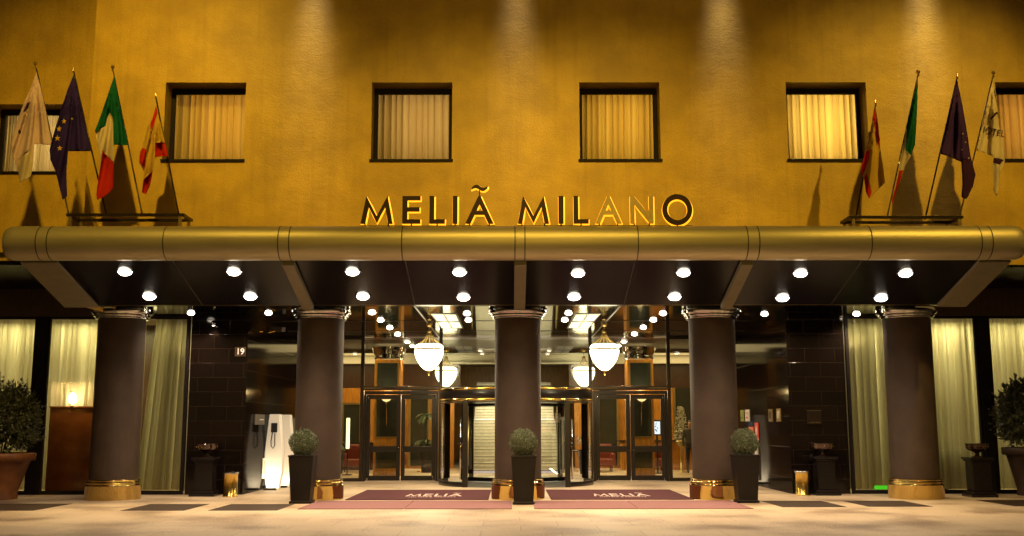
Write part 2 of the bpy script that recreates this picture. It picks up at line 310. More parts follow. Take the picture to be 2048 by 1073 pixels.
def room_window(x0,x1,z0,z1,y,col,pw,seed,lab,cm=M_cur2,n=12):
    w=.085; mb=MB(); yf=y+.40
    mb.box((x0,yf,z0),(x0+w,yf+.07,z1)); mb.box((x1-w,yf,z0),(x1,yf+.07,z1)); mb.box((x0+w,yf,z1-w-.04),(x1-w,yf+.07,z1)); mb.box((x0+w,yf,z0),(x1-w,yf+.07,z0+w*.8))
    mb.box((x0-.03,y-.035,z0-.045),(x1+.03,yf-.003,z0+.012))
    fr=mb.build('window',M_wfr,H,bevel=.006); fr['label']=lab
    MB().box((x0+w,yf+.03,z0+w*.8),(x1-w,yf+.036,z1-w-.04)).build('pane',M_glass,fr)
    curtain(x0+.02,x1-.02,z0,z1-.02,yf+.24,n,.05,cm,fr,seed)
    MB().box((x0,yf+1.0,z0-.1),(x1,yf+1.05,z1+.1)).build('blind',M_dwood,fr)
    lamp('room_lamp','AREA',((x0+x1)/2+.2,yf+.9,(z0+z1)/2+.1),pw,col,fr,1.5,(-PI/2,0,0))
cs=[((1,.53,.12),27,'square window with amber lit curtain'),((1,.66,.38),24,'square window with pale brownish curtain'),((1,.58,.12),32,'square window with golden curtain'),((1,.68,.24),66,'brightest square window with yellow curtain')]
for i,(x,c) in enumerate(zip(wx,cs)): room_window(x-WW/2,x+WW/2,WZ0,WZ1,YW,c[0],c[1],i+3,c[2])
room_window(10.02,11.7,WZ0,WZ1,YW,(1,.50,.14),26,11,'square window with dim amber striped curtain')
room_window(*hl[:2],hl[2],hl[3],YL,(1,.80,.58),36,17,'square window with greyish white curtain',n=20)
# soffits, fascia, porch ceiling
MB().box((-14,YW+.01,4.83),(-8.93,YP+.2,4.92)).build('end_soffit',M_soff,H); MB().box((9.10,YW+.42,4.83),(14,YP+.2,4.9)).build('end_soffit',M_soff,H)
MB().box((-14,YP,4.17),(-8.93,YP+.15,4.829)).build('fascia',M_dwood,H); MB().box((9.0,YP,4.17),(14,YP+.15,4.829)).build('fascia',M_dwood,H)
MB().box((-8.90,YW+.003,4.003),(9.06,YW+.22,ZC-.002)).build('downstand',M_soff,H)
mb=MB(); mb.box((-8.92,YW+.012,ZC),(9.06,YP,ZC+.1)); mb.box((-7.8,YP,ZC),(7.8,YG+.06,ZC+.1)); mb.build('porch_ceiling',M_ceil,H)
mb=MB()
for x in (-2.25,2.25): mb.box((x-.018,-1.9,ZC-.012),(x+.018,YG-.06,ZC-.002))
for y in (2.6,5.4): mb.box((-6.3,y-.012,ZC-.010),(-2.27,y+.012,ZC-.002)); mb.box((2.27,y-.012,ZC-.010),(6.3,y+.012,ZC-.002)); mb.box((-2.23,y-.012,ZC-.010),(2.23,y+.012,ZC-.002))
mb.build('ceiling_trim',M_dbr,H)
for s,x0,x1 in ((-1,-7.75,-6.40),(1,6.42,7.78)):
    mb=MB(); mb.quad((x0,YP,0),(x1,YP,0),(x1,YP,ZC),(x0,YP,ZC),m=M_grF)
    xi=x1 if s<0 else x0; mb.quad((xi,YP,0),(xi,YG+.1,0),(xi,YG+.1,ZC),(xi,YP,ZC),m=M_grS)
    xo=x0 if s<0 else x1; mb.quad((xo,YP,0),(xo,YP+.5,0),(xo,YP+.5,ZC),(xo,YP,ZC),m=M_grS)
    o=mb.build('granite_pier',M_grF,H)
# curtained ground floor windows
def shop(x0,x1,lab,pw,seed,drift=0,n=14,cols=(1,.85,.44),glow=None):
    y=YP; w=.075; mb=MB(); z1=ZC
    mb.box((x0,y,0.0),(x0+w,y+.1,z1)); mb.box((x1-w,y,0.0),(x1,y+.1,z1)); mb.box((x0+w,y,0),(x1-w,y+.1,.09)); mb.box((x0+w,y,z1-.06),(x1-w,y+.1,z1))
    fr=mb.build('display_window',M_wfr,H,bevel=.006); fr['label']=lab
    MB().box((x0+w,y+.045,.09),(x1-w,y+.051,z1-.06)).build('pane',M_glass,fr)
    curtain(x0-.09,x1+.09,.1,z1,y+.32,n,.07,M_cur,fr,seed,drift=drift)
    MB().box((x0,y+2.2,0),(x1,y+2.25,z1)).build('inner_wall',M_dwood,fr)
    lamp('cornice_lamp','AREA',((x0+x1)/2,y+.75,z1-.12),pw*1.3,cols,fr,(x1-x0)*.9,(0,0,0),sy=.25)
    lamp('room_lamp','AREA',((x0+x1)/2,y+1.9,2.5),pw*.45,cols,fr,(x1-x0)*.9,(-PI/2,0,0),sy=2.6)
    return fr
shop(-14,-11.42,'leftmost curtained window behind the big shrub',95,1,n=20)
shop(-11.2,-9.05,'curtained window with bright top, left of first column',95,2,n=17)
shop(-8.95,-7.80,'narrow dim curtained window beside left granite pier',9,3,drift=.35,n=8)
shop(7.83,9.05,'narrow curtained window beside right granite pier',13,4,n=8)
shop(9.15,11.0,'curtained window right of last column',85,5,n=13)
shop(11.22,14,'rightmost curtained window behind the big shrub',85,6,n=20)
t=thing('tall_sideboard','orange brown cabinet back standing behind the glass left of the first column','cabinet',(-10.1,YP+.15,0)); MB().box((-11.08,YP+.17,0),(-9.2,YP+.22,2.02)).build('body',M_orw,t,bevel=.01); MB().box((-11.1,YP+.15,2.02),(-9.18,YP+.22,2.05)).build('top',M_orw,t)
t=thing('table_lamp','small glowing lamp on the orange brown cabinet left of the first column','lamp',(-10.55,YP+.66,2.07)); MB().lathe([(.001,0),(.04,0),(.012,.02),(.01,.12)],(-10.55,YP+.145,2.05),16).build('base',M_brass,t); MB().lathe([(.05,.08),(.085,.10),(.085,.22),(.05,.30),(.001,.31)],(-10.55,YP+.145,2.05),24).build('lamp_shade',M_lampg,t)
lamp('cabinet_fill','AREA',(-10.2,YP+.07,2.6),16,(1,.62,.3),t,1.6,(math.radians(12),0,0),sy=.05)  # added area light with no fixture, brightens the cabinet front
MB().box((-11.42,YP-.02,0),(-11.2,YP+.12,ZC)).build('window_post',M_wfr,H); MB().box((11.0,YP-.02,0),(11.22,YP+.12,ZC)).build('window_post',M_wfr,H)
MB().box((8.35,YP+.02,.1),(8.93,YP+.04,.19)).build('door_draught_strip',M_green,H)
# glazed entrance screen
mb=MB(); w=.05
for x in (-4.5,4.5,-2.2,2.2): mb.box((x-w,YG-.06,0),(x+w,YG+.06,ZC))
for a,b in ((-6.4,-4.55),(4.55,6.42)): mb.box((a,YG-.05,0),(b,YG+.05,.09))
mb.box((-4.45,YG-.05,2.62),(-2.25,YG+.05,2.74)); mb.box((2.25,YG-.05,2.62),(4.45,YG+.05,2.74)); mb.box((-2.15,YG-.05,2.62),(2.15,YG+.05,2.70))
mb.box((-6.4,YG-.049,ZC-.06),(-4.55,YG+.049,ZC)); mb.box((4.55,YG-.049,ZC-.06),(6.42,YG+.049,ZC))
sc=mb.build('glazing_frame',M_dbr,H,bevel=.005)
mb=MB()
for a,b,z0 in ((-6.38,-4.55,.09),(4.55,6.40,.09),(-4.45,-2.25,2.74),(2.25,4.45,2.74),(-2.15,2.15,2.70)): mb.box((a,YG-.004,z0),(b,YG+.004,ZC-.06))
mb.build('glazing',M_glass,sc)
for a,b in ((-4.45,-2.25),(2.25,4.45)): MB().box((a,YG-.075,2.66),(b,YG-.052,2.70)).build('brass_trim',M_chr,sc)
# lobby shell
for a,b in ((-9,-1.9),(1.9,9)): MB().box((a,13.2,2.9),(b,13.4,ZC)).build('lobby_bulkhead',M_dwood,H)
mb=MB(); 
for k in range(22): mb.box((-9,YG+.3+k*.26,ZC+.02),(9,YG+.46+k*.26,ZC+.1))
mb.build('slatted_ceiling',M_dwood,H)
MB().box((-9,YG+.1,ZC+.12),(9,25,ZC+.2)).build('lobby_ceiling',M_dwood,H)
mb=MB(); mb.box((-8.8,12.9,3.72),(8.8,13.19,4.08)); mb.box((-8.8,12.8,4.0),(8.8,12.9,4.08)); mb.box((-8.8,12.86,3.72),(8.8,12.9,3.78)); mb.build('white_cornice',M_white,H)
MB().box((-9.2,YG+.2,0),(-9,25,4.3)).build('lobby_side_wall',M_wood,H); MB().box((9,YG+.2,0),(9.2,25,4.3)).build('lobby_side_wall',M_wood,H)
mb=MB(); YB=17
mb.box((-9,YB,0),(-2.3,YB+.15,4.2)); mb.box((2.3,YB,0),(9,YB+.15,4.2)); mb.box((-9,25,0),(9,25.1,5)); mb.build('lobby_back_wall',M_wood,H)
for x0,x1,z0,z1 in ((-3.95,-3.3,.1,3.3),(3.25,3.9,.1,3.3),(-6.5,-5.9,.1,2.4),(6.15,6.75,.9,3.3),(7.1,7.9,.6,3.2),(-8.2,-7.3,.6,3.2)):
    mb=MB(); mb.box((x0,YB-.05,z0),(x1,YB-.002,z1),M_dpan)
    for a,b,c,d in ((x0-.07,x0,z0,z1+.07),(x1,x1+.07,z0,z1+.07),(x0,x1,z1,z1+.07)): mb.box((a,YB-.1,c),(b,YB-.002,d),M_gold)
    mb.build('wall_panel',M_dpan,H)
# staircase
mb=MB(); X0,X1=-1.55,1.55; y=12.9; z=0; RI,RU=1.815/16,3.795/16
for k in range(16): mb.box((X0,y,z-.02),(X1,16.9,z+RI-.02)); mb.box((X0,y-.03,z+RI-.02),(X1,y+RU+.015,z+RI)); z+=RI; y+=RU
yy=y+1.1
for k in range(14): mb.box((X0,yy,z-.02),(X1,24.8,z+RI-.02)); mb.box((X0,yy-.03,z+RI-.02),(X1,yy+RU+.015,z+RI)); z+=RI; yy+=RU
mb.box((X0,16.9,0),(X1,17.9,1.8)); st=mb.build('staircase',M_marb,H)
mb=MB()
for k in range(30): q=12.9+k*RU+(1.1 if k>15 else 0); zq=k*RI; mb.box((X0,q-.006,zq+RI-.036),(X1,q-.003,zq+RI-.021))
mb.build('nosing_shade',M_grey,st)  # dark strips paint in the shade line under each tread edge
MB().box((X0,12.85,.01),(X1,12.865,.07)).build('light_strip',M_led,st); MB().box((X0,y+1.03,1.82),(X1,y+1.05,1.87)).build('light_strip',M_led,st)
for s in (-1,1):
    x=s*1.62; mb=MB(); mb.add([(x-.05,12.8,0),(x+.05,12.8,0),(x+.05,16.8,1.85),(x-.05,16.8,1.85),(x-.05,12.8,.25),(x+.05,12.8,.25),(x+.05,16.8,2.15),(x-.05,16.8,2.15)],[(0,3,2,1),(4,5,6,7),(0,1,5,4),(1,2,6,5),(2,3,7,6),(3,0,4,7)],M_dwood)
    for k in range(14):
        q=12.9+k*.3; zz=.25+(q-12.8)*.475; mb.tube([(x,q,zz-.02),(x,q,zz+.75)],.013,6,M_gold); mb.tube([(x,q+.15+.09*cos(a),zz+.42+.13*sin(a)) for a in [i*PI/5 for i in range(10)]],.010,5,M_gold,closed=True)
    mb.tube([(x,12.75,1.0),(x,12.9,1.08),(x,16.9,2.98)],.032,8,M_gold); mb.build('balustrade',M_gold,st)
lamp('stair_lamp','AREA',(0,15.5,4.1),700,(1,.88,.62),st,2.6,(0,0,0),sy=5)
for x in (-5.2,5.2): lamp('lobby_lamp','AREA',(x,11.0,4.1),150,(1,.72,.36),H,3.0,(0,0,0),sy=3.5)
for x in (-5.5,5.5): lamp('lobby_lamp','AREA',(x,15.2,4.0),175,(1,.68,.30),H,4.0,(0,0,0),sy=2)
# ------------------------------------------------------------------ canopy
C=thing('entrance_canopy','long bronze tube edged canopy with sloping dark underside over the entrance','canopy',(0,YW,4.13))
TY,TZ,TR=-4.44,4.896,.318; TX0,TX1=-9.40,9.24
def xtube(mb,x0,x1,r,m,n=56):
    vs=[(x,TY+r*cos(2*PI*i/n),TZ+r*sin(2*PI*i/n)) for x in (x0,x1) for i in range(n)]
    mb.add(vs,[(i,(i+1)%n,n+(i+1)%n,n+i) for i in range(n)],m,True); return mb
mb=MB(); n=56
prof=[(TX0,.0),(TX0,.22),(TX0+.03,.285),(TX0+.09,.312),(TX0+.2,TR),(TX1-.2,TR),(TX1-.09,.312),(TX1-.03,.285),(TX1,.22),(TX1,0)]
vs=[(x,TY+r*cos(2*PI*i/n),TZ+r*sin(2*PI*i/n)) for x,r in prof for i in range(n)]
mb.add(vs,[(j*n+i,j*n+(i+1)%n,(j+1)*n+(i+1)%n,(j+1)*n+i) for j in range(len(prof)-1) for i in range(n)],M_tube,True)
mb.build('edge_tube',M_tube,C)
for u in (70,92,325,555,577,803,1030,1050,1277,1497,1520,1745,1965,1987):
    x=PX(u,487,TY-TR).x; mb=MB(); xtube(mb,x-.010,x+.010,TR+.003,M_joint); mb.build('joint',M_joint,C)
# sloping underside
def sz(y): return 4.58+(y+4.25)*(4.0-4.58)/(YW+4.25)
mb=MB(); ys,ye=-4.30,YW-.005
def slab(mb,x0,x1,ya,yb,off,th,m):
    za,zb=sz(ya)+off,sz(yb)+off
    mb.add([(x0,ya,za),(x1,ya,za),(x1,yb,zb),(x0,yb,zb),(x0,ya,za+th),(x1,ya,za+th),(x1,yb,zb+th),(x0,yb,zb+th)],[(0,3,2,1),(4,5,6,7),(0,1,5,4),(1,2,6,5),(2,3,7,6),(3,0,4,7)],m)
slab(mb,-8.75,8.75,ys,ye,.0,.1,M_soff); mb.build('underside',M_soff,C)
mb=MB(); slab(mb,-9.2,9.1,-4.3,ye,.42,.06,M_tube); mb.build('roof_sheet',M_tube,C)
for i,x in enumerate((-4.26,.03,4.22)):
    mb=MB(); slab(mb,x-.11,x+.11,-4.33,ye,-.10,.13,M_beam); mb.build('beam',M_beam,C,bevel=.008)
for x0,x1 in ((-9.2,-8.52),(8.5,9.1)):
    mb=MB(); slab(mb,x0,x1,-4.33,ye,-.05,.40,M_beam); mb.build('end_beam',M_beam,C,bevel=.01)
# seams in underside
for x in (-6.4,-2.1,2.15,6.35): mb=MB(); slab(mb,x-.008,x+.008,-4.28,ye,-.004,.006,M_joint); mb.build('panel_seam',M_joint,C)
# ------------------------------------------------------------------ sign
SG=thing('hotel_sign','halo lit capital letters reading MELIÃ MILANO standing on the canopy tube','sign',(0,TY,TZ+TR))
base=PX(1000,448.3,TY).z; top=PX(1000,393.5,TY).z; LH=top-base
spec=[('M',722,786),('E',805,841),('L',859,890),('I',905.5,915),('A',931,987),('M',1035.5,1098),('I',1117,1127),('L',1147,1177),('A',1190.5,1243),('N',1260,1306.5),('O',1324.5,1384)]
for k,(ch,u0,u1) in enumerate(spec):
    xa,xb=PX(u0,430,TY).x,PX(u1,430,TY).x; w,out,ho=LET[ch]; s=(xb-xa)/w; hh=LH*(1.06 if ch=='O' else 1); zb=base-(.03*LH if ch=='O' else 0)
    fn=lambda a,b,d:(xa+a*s,TY-.05+d,zb+b*hh)
    bright=k in (8,9)  # gold face material puts the reflected glow into the colour
    mb=MB(); prism(mb,out,ho,fn,.05); parts=[(out,ho)]
    tl=tilde(.5,1.30,.58,.13)
    if k==4: prism(mb,tl,[],fn,.05); mb.tube([(xa+.5*s,TY-.02,zb+hh*.98),(xa+.5*s,TY-.02,zb+hh*1.25)],.012,6)
    L_=mb.build('letter',M_gold if bright else M_face,SG,bevel=.004)
    if bright: L_['label']='letter with face coloured gold for reflected glow'
    mb=MB()
    for lp in [out]+ho+([tl] if k==4 else []):
        pts=[fn(a,b,.062) for a,b in lp]; P=[]
        for i,p in enumerate(pts):
            q=pts[(i+1)%len(pts)]; p=Vector(p);q=Vector(q); P+= [p+(q-p)*t for t in ((0,.5) if (q-p).length>.12 else (0,))]
        mb.tube([p+Vector((.010,0,-.010)) for p in P],.0165,6,M_neon,closed=True)
    mb.build('halo_tube',M_neon,L_)
    for a in ([.15*s,(w-.15)*s] if w>.7 and ch!='O' else [w*s/2]): MB().tube([(xa+a,TY,TZ+TR-.03),(xa+a,TY,zb+.02)],.014,6).build('post',M_dark,L_)
for u0,u1 in ((722,990),(1033,1385)): MB().box((PX(u0,450,TY).x,TY+.02,TZ+TR-.01),(PX(u1,450,TY).x,TY+.06,TZ+TR+.02)).build('mounting_rail',M_dark,SG)
# ------------------------------------------------------------------ columns
cx=[-8.86,-4.40,.01,4.36,8.74]
clab=['leftmost dark round column beside the big curtained window','dark round column behind the left box ball planter','middle dark round column in front of the revolving door','dark round column behind the right box ball planter','rightmost dark round column left of a wide curtained window']
def base_prof(): 
    p=[(.585,0),(.585,.29),(.590,.295),(.590,.305),(.560,.315),(.560,.345),(.575,.350),(.580,.362),(.575,.375),(.550,.382),(.550,.402),(.562,.408),(.562,.425),(.512,.432)]
    return p
for i,x in enumerate(cx):
    c=thing('column',clab[i],'column',(x,0,0),'round columns carrying the entrance canopy')
    MB().lathe([(.512,.30),(.512,3.98)],(x,0,0),72).build('shaft',M_col,c)
    MB().lathe(base_prof(),(x,0,0),72).build('base',M_gbase,c)
    MB().lathe([(.513,3.93),(.565,3.935),(.575,3.95),(.565,3.965),(.56,3.975),(.60,3.985),(.612,4.005),(.60,4.02),(.595,4.03),(.64,4.045),(.655,4.07),(.655,4.165)],(x,0,0),72).build('capital',M_chr,c)
# ------------------------------------------------------------------ downlights
PD=None
def downlight(p,label,small=False,power=240,tilt=None):
    global PD
    if PD is None:
        r=thing('downlight',label,'ceiling light',p,'round downlights in the canopy and porch ceiling')
        MB().lathe([(.128,0),(.165,-.004),(.165,-.012),(.135,-.014),(.13,-.003)],p,28).build('rim',M_chr,r)
        MB().lathe([(.0001,-.085),(.06,-.078),(.105,-.052),(.125,-.02),(.127,-.004)],p,24).build('bulb',M_lamp,r)
        lamp('beam_lamp','SPOT',(p[0],p[1],p[2]-.1),power,(1,.75,.50),r,.06,(0,0,0),math.radians(150),.7)
        PD=r; return r
    c=tree_copy(PD,None,p,label)
    if small: c.scale=(.66,.66,.66)
    return c
usA=[(250,545),(468,545),(705,545),(919,546),(1156,548),(1367,547),(1601,548),(1811,548)]
usB=[(299,594),(501,594),(726,594),(927,596),(1148,595),(1349,595),(1565,597),(1762,597)]
usC=[(382,626),(537,626),(744,625),(934,627),(1137,626),(1326,627),(1529,628),(1713,628)]
def slope_hit(u,v):
    lo,hi=-4.3,YW
    for _ in range(40):
        m_=(lo+hi)/2; p=PX(u,v,m_)
        if p.z>sz(m_)-.02: hi=m_
        else: lo=m_
    p=PX(u,v,(lo+hi)/2); return (p.x,p.y,sz(p.y)-.001)
rows=[]
for n_,us in (('front row under the canopy',usA),('second row under the canopy',usB)):
    for i,(u,v) in enumerate(us): downlight(slope_hit(u,v),'glowing downlight, %s from the left in the %s'%(ORD[i],n_))
for i,(u,v) in enumerate(usC):
    p=GR(u,v,ZC); downlight((p.x,p.y,ZC-.001),'glowing downlight, %s from the left in the row level with the columns'%ORD[i],True)
ch=[(-3.36,'left outer'),(-1.19,'left inner'),(1.19,'right inner'),(3.38,'right outer')]
for x,nm in ch:
    for k,y in enumerate((2.6,4.6,6.6)):
        if 'inner' in nm and k>0 : continue
        downlight((x,y-.25,ZC-.001),'small glowing ceiling downlight, %s back along the %s line of the porch'%(['first','second','third'][k],nm),True)
for x in (-3.36,3.38):
    for k,y in enumerate((9.2,10.8)): downlight((x,y,ZC+.015),'glowing lobby ceiling downlight behind glass, %s of the %s pair'%(['nearer','farther'][k],'left' if x<0 else 'right'),True)
# wall spot on the pier
sp=GR(428,637,4.0)
r=thing('wall_spotlight','tiny spotlight near the top of the left granite pier','spotlight',(-7.2,YP-.12,3.98)); MB().lathe([(.02,.08),(.05,.07),(.055,-.04),(.045,-.045)],(-7.2,YP-.12,3.98),20).build('housing',M_chr,r); MB().lathe([(.0001,-.05),(.04,-.04)],(-7.2,YP-.12,3.98),16).build('bulb',M_lamp,r)
MB().tube([(-7.2,YP-.12,4.04),(-7.2,YP+.0,4.04)],.012,6).build('arm',M_chr,r)
lamp('beam_lamp','SPOT',(-7.2,YP-.13,3.9),14,(1,.8,.62),r,.03,(0.15,0,0),1.9,.8)
# ceiling light panels
for s,u in ((-1,895),(1,1167)):
    p=GR(u,640,ZC); r=thing('ceiling_light','pale green ceiling light panel of four panes, %s of the middle column'%('left' if s<0 else 'right'),'light panel',(p.x,p.y,ZC),'ceiling light panels of the porch')
    mb=MB(); mb.box((p.x-.30,p.y-1.5,ZC-.012),(p.x+.30,p.y+2.2,ZC-.003)); mb.build('frame',M_dbr,r)
    mb=MB()
    for a in (-.26,.03):
        for b in (-1.3,.5): mb.box((p.x+a,p.y+b,ZC-.02),(p.x+a+.23,p.y+b+1.4,ZC-.0125))
    mb.build('diffuser',M_panl,r)
# ------------------------------------------------------------------ doors
def double_door(x0,x1,lab):
    d=thing('double_door',lab,'door',((x0+x1)/2,YG,0),'glazed double doors beside the revolving door')
    mb=MB(); y0,y1=YG-.05,YG+.05
    mb.box((x0,y0,0),(x0+.07,y1,2.60)); mb.box((x1-.07,y0,0),(x1,y1,2.60)); mb.box((x0+.07,y0,2.5),(x1-.07,y1,2.60)); mb.build('frame',M_blk,d,bevel=.005)
    xm=(x0+x1)/2
    for a,b,s in ((x0+.075,xm-.01,1),(xm+.01,x1-.075,-1)):
        mb=MB(); f0,f1=YG-.035,YG+.03; w=.115
        mb.box((a,f0,.02),(a+w,f1,2.49)); mb.box((b-w,f0,.02),(b,f1,2.49)); mb.box((a+w,f0,2.36),(b-w,f1,2.49)); mb.box((a+w,f0,.02),(b-w,f1,.16)); mb.box((a+w,f0,.83),(b-w,f1,1.0))
        lf=mb.build('door',M_blk,d,bevel=.005)
        MB().box((a+w,YG-.004,.16),(b-w,YG+.003,.83)).box((a+w,YG-.004,1.0),(b-w,YG+.003,2.36)).build('pane',M_glass,lf)
        hx=b-w/2 if s>0 else a+w/2
        mb=MB(); mb.tube([(hx,f0,.88),(hx,f0-.07,.88),(hx,f0-.07,.95),(hx,f0,.95)],.012,6); mb.build('handle',M_chr,lf)
        mb=MB(); hx=a+w*.5 if s>0 else b-w*.5
        for z in (.08,2.42): mb.tube([(hx,f0-.02,z-.045),(hx,f0-.02,z+.045)],.02,8)
        mb.build('hinge',M_chr,lf)
double_door(-4.44,-2.26,'pair of black framed glass doors left of the revolving door')
double_door(2.26,4.44,'pair of black framed glass doors right of the revolving door')
# revolving door
RC=(0.0,6.1); RR=2.12
rd=thing('revolving_door','curved glass revolving door with gold banded header behind the middle column','revolving door',(0,6.1,0))
MB().lathe([(RR-.35,2.24),(RR,2.24),(RR,2.60),(RR-.05,2.62),(0.001,2.62)],(*RC,0),80).lathe([(0.001,2.245),(RR-.35,2.245)],(*RC,0),80).build('header',M_blk,rd)
mb=MB(); 
for z in (2.27,2.56): mb.lathe([(RR+.002,z-.03),(RR+.02,z-.03),(RR+.022,z+.03),(RR+.002,z+.03)],(*RC,0),80)
mb.build('gold_band',M_brass,rd)
aL=math.atan2(4.43-6.1,-1.34); 
for s,(a0,a1) in ((-1,(-PI-.45,-PI+math.atan2(1.67,1.34))),(1,(-math.atan2(1.67,1.34),.45))):
    mb=MB(); mb.lathe([(RR-.03,.12),(RR-.03,2.24)],(*RC,0),24,a0=a0,a1=a1,smooth=True); g=mb.build('curved_glass',M_glass,rd)
    MB().lathe([(RR-.06,0),(RR+.02,0),(RR+.02,.12),(RR-.06,.12)],(*RC,0),24,a0=a0,a1=a1).build('sill_ring',M_blk,g)
for s in (-1,1):
    x,y=s*1.34,4.43; MB().box((x-.07,y-.07,0),(x+.07,y+.07,2.24)).build('post',M_blk,rd,bevel=.008)
    x,y=s*1.30,7.72; MB().box((x-.07,y-.07,0),(x+.07,y+.07,2.24)).build('post',M_blk,rd,bevel=.008)
for k,a in enumerate((math.radians(38),math.radians(142),math.radians(-90))):
    d=Vector((cos(a),sin(a),0)); nn=Vector((-sin(a),cos(a),0)); c=Vector((*RC,0)); mb=MB()
    def vb(r0,r1,z0,z1,t=.025):
        p=[c+d*r0-nn*t,c+d*r1-nn*t,c+d*r1+nn*t,c+d*r0+nn*t]; mb.add([(q.x,q.y,z0) for q in p]+[(q.x,q.y,z1) for q in p],[(0,3,2,1),(4,5,6,7),(0,1,5,4),(1,2,6,5),(2,3,7,6),(3,0,4,7)])
    vb(.05,.12,.03,2.22); vb(1.9,1.97,.03,2.22); vb(.12,1.9,.03,.14); vb(.12,1.9,2.14,2.22); w_=mb.build('wing',M_blk,rd)
    mb=MB(); vb(.12,1.9,.14,2.14,.003); mb.build('pane',M_glass,w_)
    if k<2: mb=MB(); p=c+d*1.72-nn*.08; mb.tube([(p.x,p.y,.35),(p.x,p.y,1.75)],.022,8); mb.build('push_bar',M_chr,w_)
mb=MB()
for x in (-1.46,1.46):
    mb.tube([(x,4.42,.2),(x,4.42,1.75)],.024,8); mb.box((x-.09,4.45,1.10),(x+.09,4.47,1.13))
mb.build('grab_bar',M_chr,rd)
MB().lathe([(0.001,.008),(RR-.1,.008)],(*RC,0),60,smooth=False).build('well_mat',M_grey,rd)
# ------------------------------------------------------------------ lanterns
def lantern(x,y,z,lab,pw):
    l=thing('pendant_lantern',lab,'lantern',(x,y,ZC),'heart shaped pendant lanterns')
    r=.36
    MB().lathe([(0.02,-.38),(.10,-.355),(.21,-.26),(.31,-.11),(.365,.05),(.375,.16),(.36,.24),(.30,.29)],(x,y,z),36).build('glass_shade',M_lant,l)
    mb=MB(); mb.lathe([(.377,.14),(.385,.16),(.377,.18)],(x,y,z),36)
    for k in range(12):
        a=2*PI*k/12; mb.tube([(x+rr*cos(a),y+rr*sin(a),z+zz) for rr,zz in ((.375,.19),(.33,.27),(.24,.33),(.14,.41),(.07,.52),(.05,.60))],.006,5)
    mb.build('cage',M_dgold,l); mb=MB(); mb.lathe([(.03,.58),(.06,.60),(.06,.63),(.03,.66)],(x,y,z),16); mb.lathe([(.001,-.50),(.03,-.48),(.035,-.45),(.015,-.43),(.05,-.40),(.06,-.37)],(x,y,z),16)
    mb.build('finial',M_dgold,l)
    mb=MB(); mb.tube([(x,y,z+.68),(x,y,ZC-.05)],.012,6); mb.lathe([(.001,-.10),(.05,-.09),(.08,-.04),(.08,0)],(x,y,ZC-.002),18); mb.build('chain',M_dgold,l)
    lamp('lantern_lamp','POINT',(x,y,z-.72),pw,(1,.84,.52),l,.12)
p=PX(858,712,3.2); lantern(p.x,p.y,p.z,'larger glowing heart shaped lantern hanging in the porch, left of the middle column',45)
p=PX(1209,712,3.2); lantern(p.x,p.y,p.z,'larger glowing heart shaped lantern hanging in the porch, right of the middle column',45)
p=PX(892,752,12.2); lantern(p.x,p.y,p.z,'smaller looking lantern behind the glass, left of the middle column',60)
p=PX(1168,752,12.2); lantern(p.x,p.y,p.z,'smaller looking lantern behind the glass, right of the middle column',60)
# ------------------------------------------------------------------ floor inlays and mats
def slabq(name,pts,z0,z1,m,parent=None):
    mb=MB(); k=len(pts); mb.add([(x,y,z0) for x,y in pts]+[(x,y,z1) for x,y in pts],[tuple(range(k))[::-1],tuple(range(k,2*k))]+[(i,(i+1)%k,(i+1)%k+k,i+k) for i in range(k)]); return mb.build(name,m,parent)
for i,(x0,x1,y0,y1,l) in enumerate([(-10.9,-9.15,-3.2,-1.4,'dark brown slab set in the paving under the left shrub pot'),(-7.50,-6.30,-3.25,-1.57,'dark brown slab in the paving in front of the left granite pier'),(-5.85,-4.55,-3.25,-1.6,'dark brown slab in the paving left of the left box ball planter'),(5.14,6.4,-2.57,-.82,'dark brown slab in the paving right of the right box ball planter'),(6.85,8.12,-2.47,-.85,'dark brown slab in the paving in front of the rightmost column'),(9.75,11.3,-2.4,-.66,'dark brown slab in the paving at the far right edge')]):
    tag(slabq('floor_inlay',[(x0,y0),(x1,y0),(x1,y1),(x0,y1)],.001,.005,M_inl),l,'floor slab','dark slabs set in the paving')
g='pink entrance mats'
for x0,x1,l in ((-4.22,-2.2,'pink entrance mat at the far left, beside the left box ball planter'),(-2.18,-.13,'pink entrance mat just left of the middle box ball planter'),(.30,2.28,'pink entrance mat just right of the middle box ball planter'),(2.30,4.48,'pink entrance mat in front of the second column from the right')):
    tag(slabq('entrance_mat',[(x0,-2.98),(x1,-2.98),(x1,-.78),(x0,-.78)],.001,.014,M_matp),l,'mat',g)
for x0,x1,l,uc in ((-3.71,-.63,'dark maroon logo mat left of the middle column',-1.9),(.72,3.79,'dark maroon logo mat right of the middle column',2.35)):
    y0,y1=-.42,3.12; t=thing('logo_mat',l,'mat',((x0+x1)/2,1.3,0),'maroon logo mats before the doors')
    slabq('carpet',[(x0,y0),(x1,y0),(x1,y1),(x0,y1)],.001,.014,M_matd,t); xx=uc-.62; yb=.62; HH=.85
    for chh,wd,gap in (('M',.34,.05),('E',.19,.06),('L',.17,.05),('I',.05,.05),('A',.31,0)):
        w,out,ho=LET[chh]; mb=MB(); fn=lambda a,b,d:(xx+a*wd/w,yb+b*HH,.0145+.003-d); prism(mb,out,ho,fn,.003)
        if chh=='A': prism(mb,tilde(.5,1.28,.58,.13),[],fn,.003)
        mb.build('letter',M_mlet,t); xx+=wd+gap
    text('small_lettering','HOTELS & RESORTS',(uc,.36,.0165),.125,Matrix.Identity(3),M_mlet,t,.001,sx=.95,sy=1.8)
